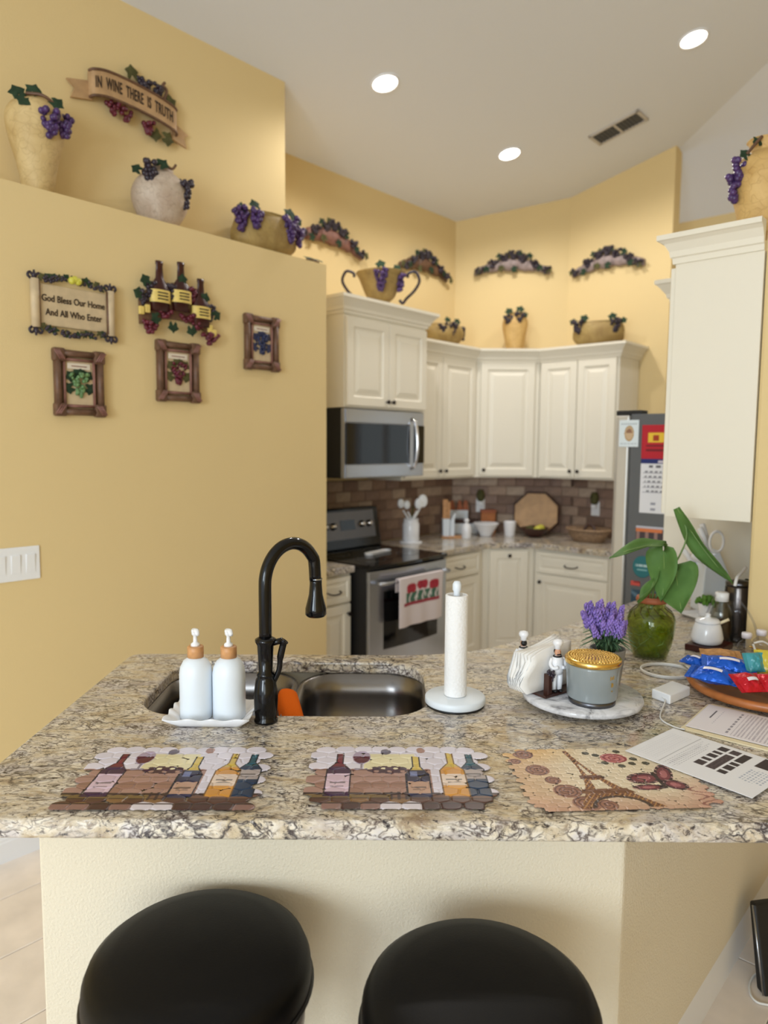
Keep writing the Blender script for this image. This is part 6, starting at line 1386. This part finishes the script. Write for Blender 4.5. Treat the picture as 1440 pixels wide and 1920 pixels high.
def paris_paint(U, V, S, W_, H_, idx):
    r_ = np.random.RandomState(5).uniform(-1, 1, len(S))[idx]
    c = np.zeros(U.shape + (3,)); c[:] = (230, 214, 186); t_ = np.clip((0.35 - U) / 0.35, 0, 1)[..., None]; c = c * (1 - t_) + np.array((206, 168, 128)) * t_
    t_ = np.clip((V - 0.7) / 0.3, 0, 1)[..., None] * np.clip((0.5 - U) / 0.3, 0, 1)[..., None]; c = c * (1 - t_) + np.array((222, 178, 110)) * t_
    t_ = np.clip((0.28 - V) / 0.28, 0, 1)[..., None] * 0.75; c = c * (1 - t_) + np.array((196, 146, 120)) * t_
    t_ = np.clip((U - 0.8) / 0.2, 0, 1)[..., None] * np.clip((0.5 - V) / 0.3, 0, 1)[..., None]; c = c * (1 - t_) + np.array((204, 152, 132)) * t_
    c += (r_ * 7)[..., None]
    def put(m_, col): c[m_] = np.array(col) + (r_[m_] * 8)[..., None]
    for x, y, r0 in ((0.12, 0.90, 0.08), (0.15, 0.62, 0.09), (0.24, 0.28, 0.10), (0.05, 0.78, 0.05), (0.2, 0.45, 0.06), (0.30, 0.10, 0.10), (0.40, 0.07, 0.07)):
        d = np.sqrt(((U - x) * 1.35) ** 2 + (V - y) ** 2); a = np.arctan2(V - y, U - x)
        put((d < r0), (160, 112, 92)); put((d < r0) & (np.sin(d * 210 + a * 1.0) > 0.3), (104, 66, 56))
    # the tower
    ax_ = 0.47 + (0.375 - 0.47) * np.clip((V - 0.05) / 0.88, 0, 1)
    hw = 0.014 + 0.215 * np.clip(1 - (V - 0.02) / 0.90, 0, 1) ** 2.4
    tower = (np.abs(U - ax_) < hw) & (V > 0.03) & (V < 0.95)
    hollow = ((((U - 0.47) / 0.135) ** 2 + ((V - 0.02) / 0.15) ** 2) < 1) | ((np.abs(U - ax_) < hw * 0.45) & (V > 0.30) & (V < 0.44)) | ((np.abs(U - ax_) < hw * 0.35) & (V > 0.52) & (V < 0.70))
    put(tower & ~hollow, (142, 92, 56)); put(tower & ~hollow & (np.sin(U * 230 + V * 120) > 0.35), (98, 58, 36)); put(tower & ~hollow & (np.sin(U * 230 - V * 120) > 0.6), (188, 138, 84))
    put((np.abs(V - 0.27) < 0.035) & (np.abs(U - ax_) < hw + 0.02), (120, 76, 46)); put((np.abs(V - 0.49) < 0.025) & (np.abs(U - ax_) < hw + 0.015), (104, 60, 40))
    d = ((U - 0.47) / 0.155) ** 2 + ((V - 0.02) / 0.18) ** 2; put((d < 1) & (d > 0.74) & (V > 0.03), (70, 50, 42))
    d = np.sqrt(((U - 0.63) * 1.1) ** 2 + (V - 0.80) ** 2); put(d < 0.085, (196, 120, 116)); put((d < 0.085) & (np.sin(d * 190 + np.arctan2(V - 0.80, U - 0.63)) > 0.2), (142, 50, 58))
    for x, y in ((0.56, 0.72), (0.71, 0.70), (0.64, 0.66), (0.54, 0.86), (0.74, 0.78), (0.49, 0.90), (0.79, 0.70), (0.68, 0.92)): put((((U - x) / 0.022) ** 2 + ((V - y) / 0.03) ** 2) < 1, (78, 74, 58))
    # the butterfly
    x, y = 0.775, 0.42
    for (ex, ey, er, es, an) in ((-0.075, 0.03, 0.10, 0.085, 0.55), (-0.09, -0.11, 0.09, 0.045, 0.05), (0.055, 0.09, 0.05, 0.16, -0.25), (0.065, -0.08, 0.06, 0.085, 0.4)):
        dx_, dy_ = (U - x - ex), (V - y - ey); rx_ = dx_ * math.cos(an) + dy_ * math.sin(an); ry_ = -dx_ * math.sin(an) + dy_ * math.cos(an); d = (rx_ / er) ** 2 + (ry_ / es) ** 2
        put(d < 1, (58, 30, 38)); put(d < 0.5, (120, 50, 62)); put((d < 1) & (d > 0.62) & (np.sin(rx_ * 130 + ry_ * 90) > 0.7), (206, 160, 156)); put((d < 0.16), (176, 104, 108))
    put((np.abs(U - x) < 0.012) & (np.abs(V - y) < 0.13), (50, 26, 30))
    put((U > 0.88) & (V < 0.30) & (np.sin(U * 60 + 5 * np.sin(V * 30)) > 0.8), (150, 96, 84))
    return c
def placemat(label, org, rz, W_, H_, fn, seed, pw, ph, relief=0.0024):
    nx, ny = 260, 190
    S, d1, d2, idx, keep = pebble_field(W_, H_, nx, ny, seed, pw, ph)
    edge = np.clip((d2 - d1) / 0.16, 0, 1); out = np.clip((0.62 - d1) / 0.10, 0, 1); dome = edge * out
    def col(U, V):
        return fn(U, V, S, W_, H_, idx)
    M = Matrix.Translation((org[0], org[1], CTZ + 0.0008)) @ Matrix.Rotation(RAD(rz), 4, 'Z')
    o = painted('placemat', W_, H_, nx, ny, col, 'print_mat', M=M, thick=0.0, keep=lambda U, V: keep, zf=lambda U, V: 0.0006 + relief * dome ** 0.5)
    return tag(o, label, 'placemat', 'pebble-shaped placemats along the counter edge')
placemat('wine bottle placemat below the soap dispensers, leftmost', (-0.648, 1.312), 0.5, 0.408, 0.290, wine_paint, 1, 0.040, 0.031)
placemat('wine bottle placemat in the middle of the counter edge', (-0.160, 1.322), 0.5, 0.405, 0.288, wine_paint, 2, 0.040, 0.031)
placemat('sepia placemat with an iron tower, rose and butterfly', (0.292, 1.318), 3.5, 0.395, 0.285, paris_paint, 4, 0.024, 0.017, 0.0012)

# ================================================================== bar stools
def stool(x, y, label, rz):
    t = thing('bar_stool', label, 'bar stool', (x, y, 0.004), rz, 'round bar stools at the peninsula')
    R0 = 0.203
    MB().lathe([(R0 - 0.012, 0.612), (R0 - 0.002, 0.622), (R0, 0.648), (R0 - 0.002, 0.674), (R0 - 0.009, 0.691), (R0 - 0.024, 0.703), (R0 - 0.055, 0.711), (R0 - 0.11, 0.715), (0.001, 0.717)], seg=64).build('seat_cushion', 'leather', t)
    MB().tube([((R0 + 0.0) * math.cos(a), (R0 + 0.0) * math.sin(a), 0.638) for a in [2 * PI * k / 64 for k in range(64)]], 0.0045, 8, closed=True).build('piping', 'leather_piping', t)
    MB().lathe([(0.150, 0.545), (0.185, 0.548), (0.190, 0.56), (0.192, 0.608), (0.188, 0.6115), (0.15, 0.6115)], seg=56).build('seat_ring', 'mahogany', t)
    for k in range(4):
        a = RAD(45 + 90 * k); c, s_ = math.cos(a), math.sin(a)
        MB().tube([(0.165 * c, 0.165 * s_, 0.56), (0.185 * c, 0.185 * s_, 0.30), (0.215 * c, 0.215 * s_, 0.0)], [0.024, 0.021, 0.017], 10).build('leg', 'mahogany', t)
    MB().tube([(0.196 * math.cos(a), 0.196 * math.sin(a), 0.22) for a in [2 * PI * k / 40 for k in range(40)]], 0.011, 10, closed=True).build('foot_ring', 'mahogany', t)
stool(-0.330, 1.213, 'round black leather bar stool at the left end of the peninsula', 10)
stool(0.169, 1.126, 'round black leather bar stool nearer the peninsula corner', 25)

# ================================================================== black device on the floor, with its white cord
p = PZ(1434, 1872, 0.004)
t = thing('floor_device', 'black flat device standing on the floor with a white cord', 'device', (p.x, p.y, 0.004), 0)
MB().add([(0, 0, 0), (0.26, 0.05, 0), (0.25, 0.09, 0), (-0.005, 0.04, 0), (0.0, 0.085, 0.235), (0.26, 0.135, 0.235), (0.25, 0.16, 0.235), (-0.005, 0.11, 0.235)],
         [(0, 3, 2, 1), (4, 5, 6, 7), (0, 1, 5, 4), (1, 2, 6, 5), (2, 3, 7, 6), (3, 0, 4, 7)]).build('body', 'black_matte', t, bevel=0.008, seg=3)
MB().tube([(-0.003, 0.003, 0.006), (-0.003, 0.088, 0.232)], 0.003, 6).build('edge_strip', 'steel', t)
pts = [tuple(PZ(x, y, 0.009)) for x, y in ((1470, 1890), (1440, 1884), (1420, 1879), (1408, 1866), (1405, 1848), (1411, 1832), (1424, 1822), (1440, 1820))] + [tuple(PZ(1458, 1826, 0.02))]
MB().tube(catmull(pts, 5), 0.0035, 6).build('cord', 'cable_white', t, world=True)
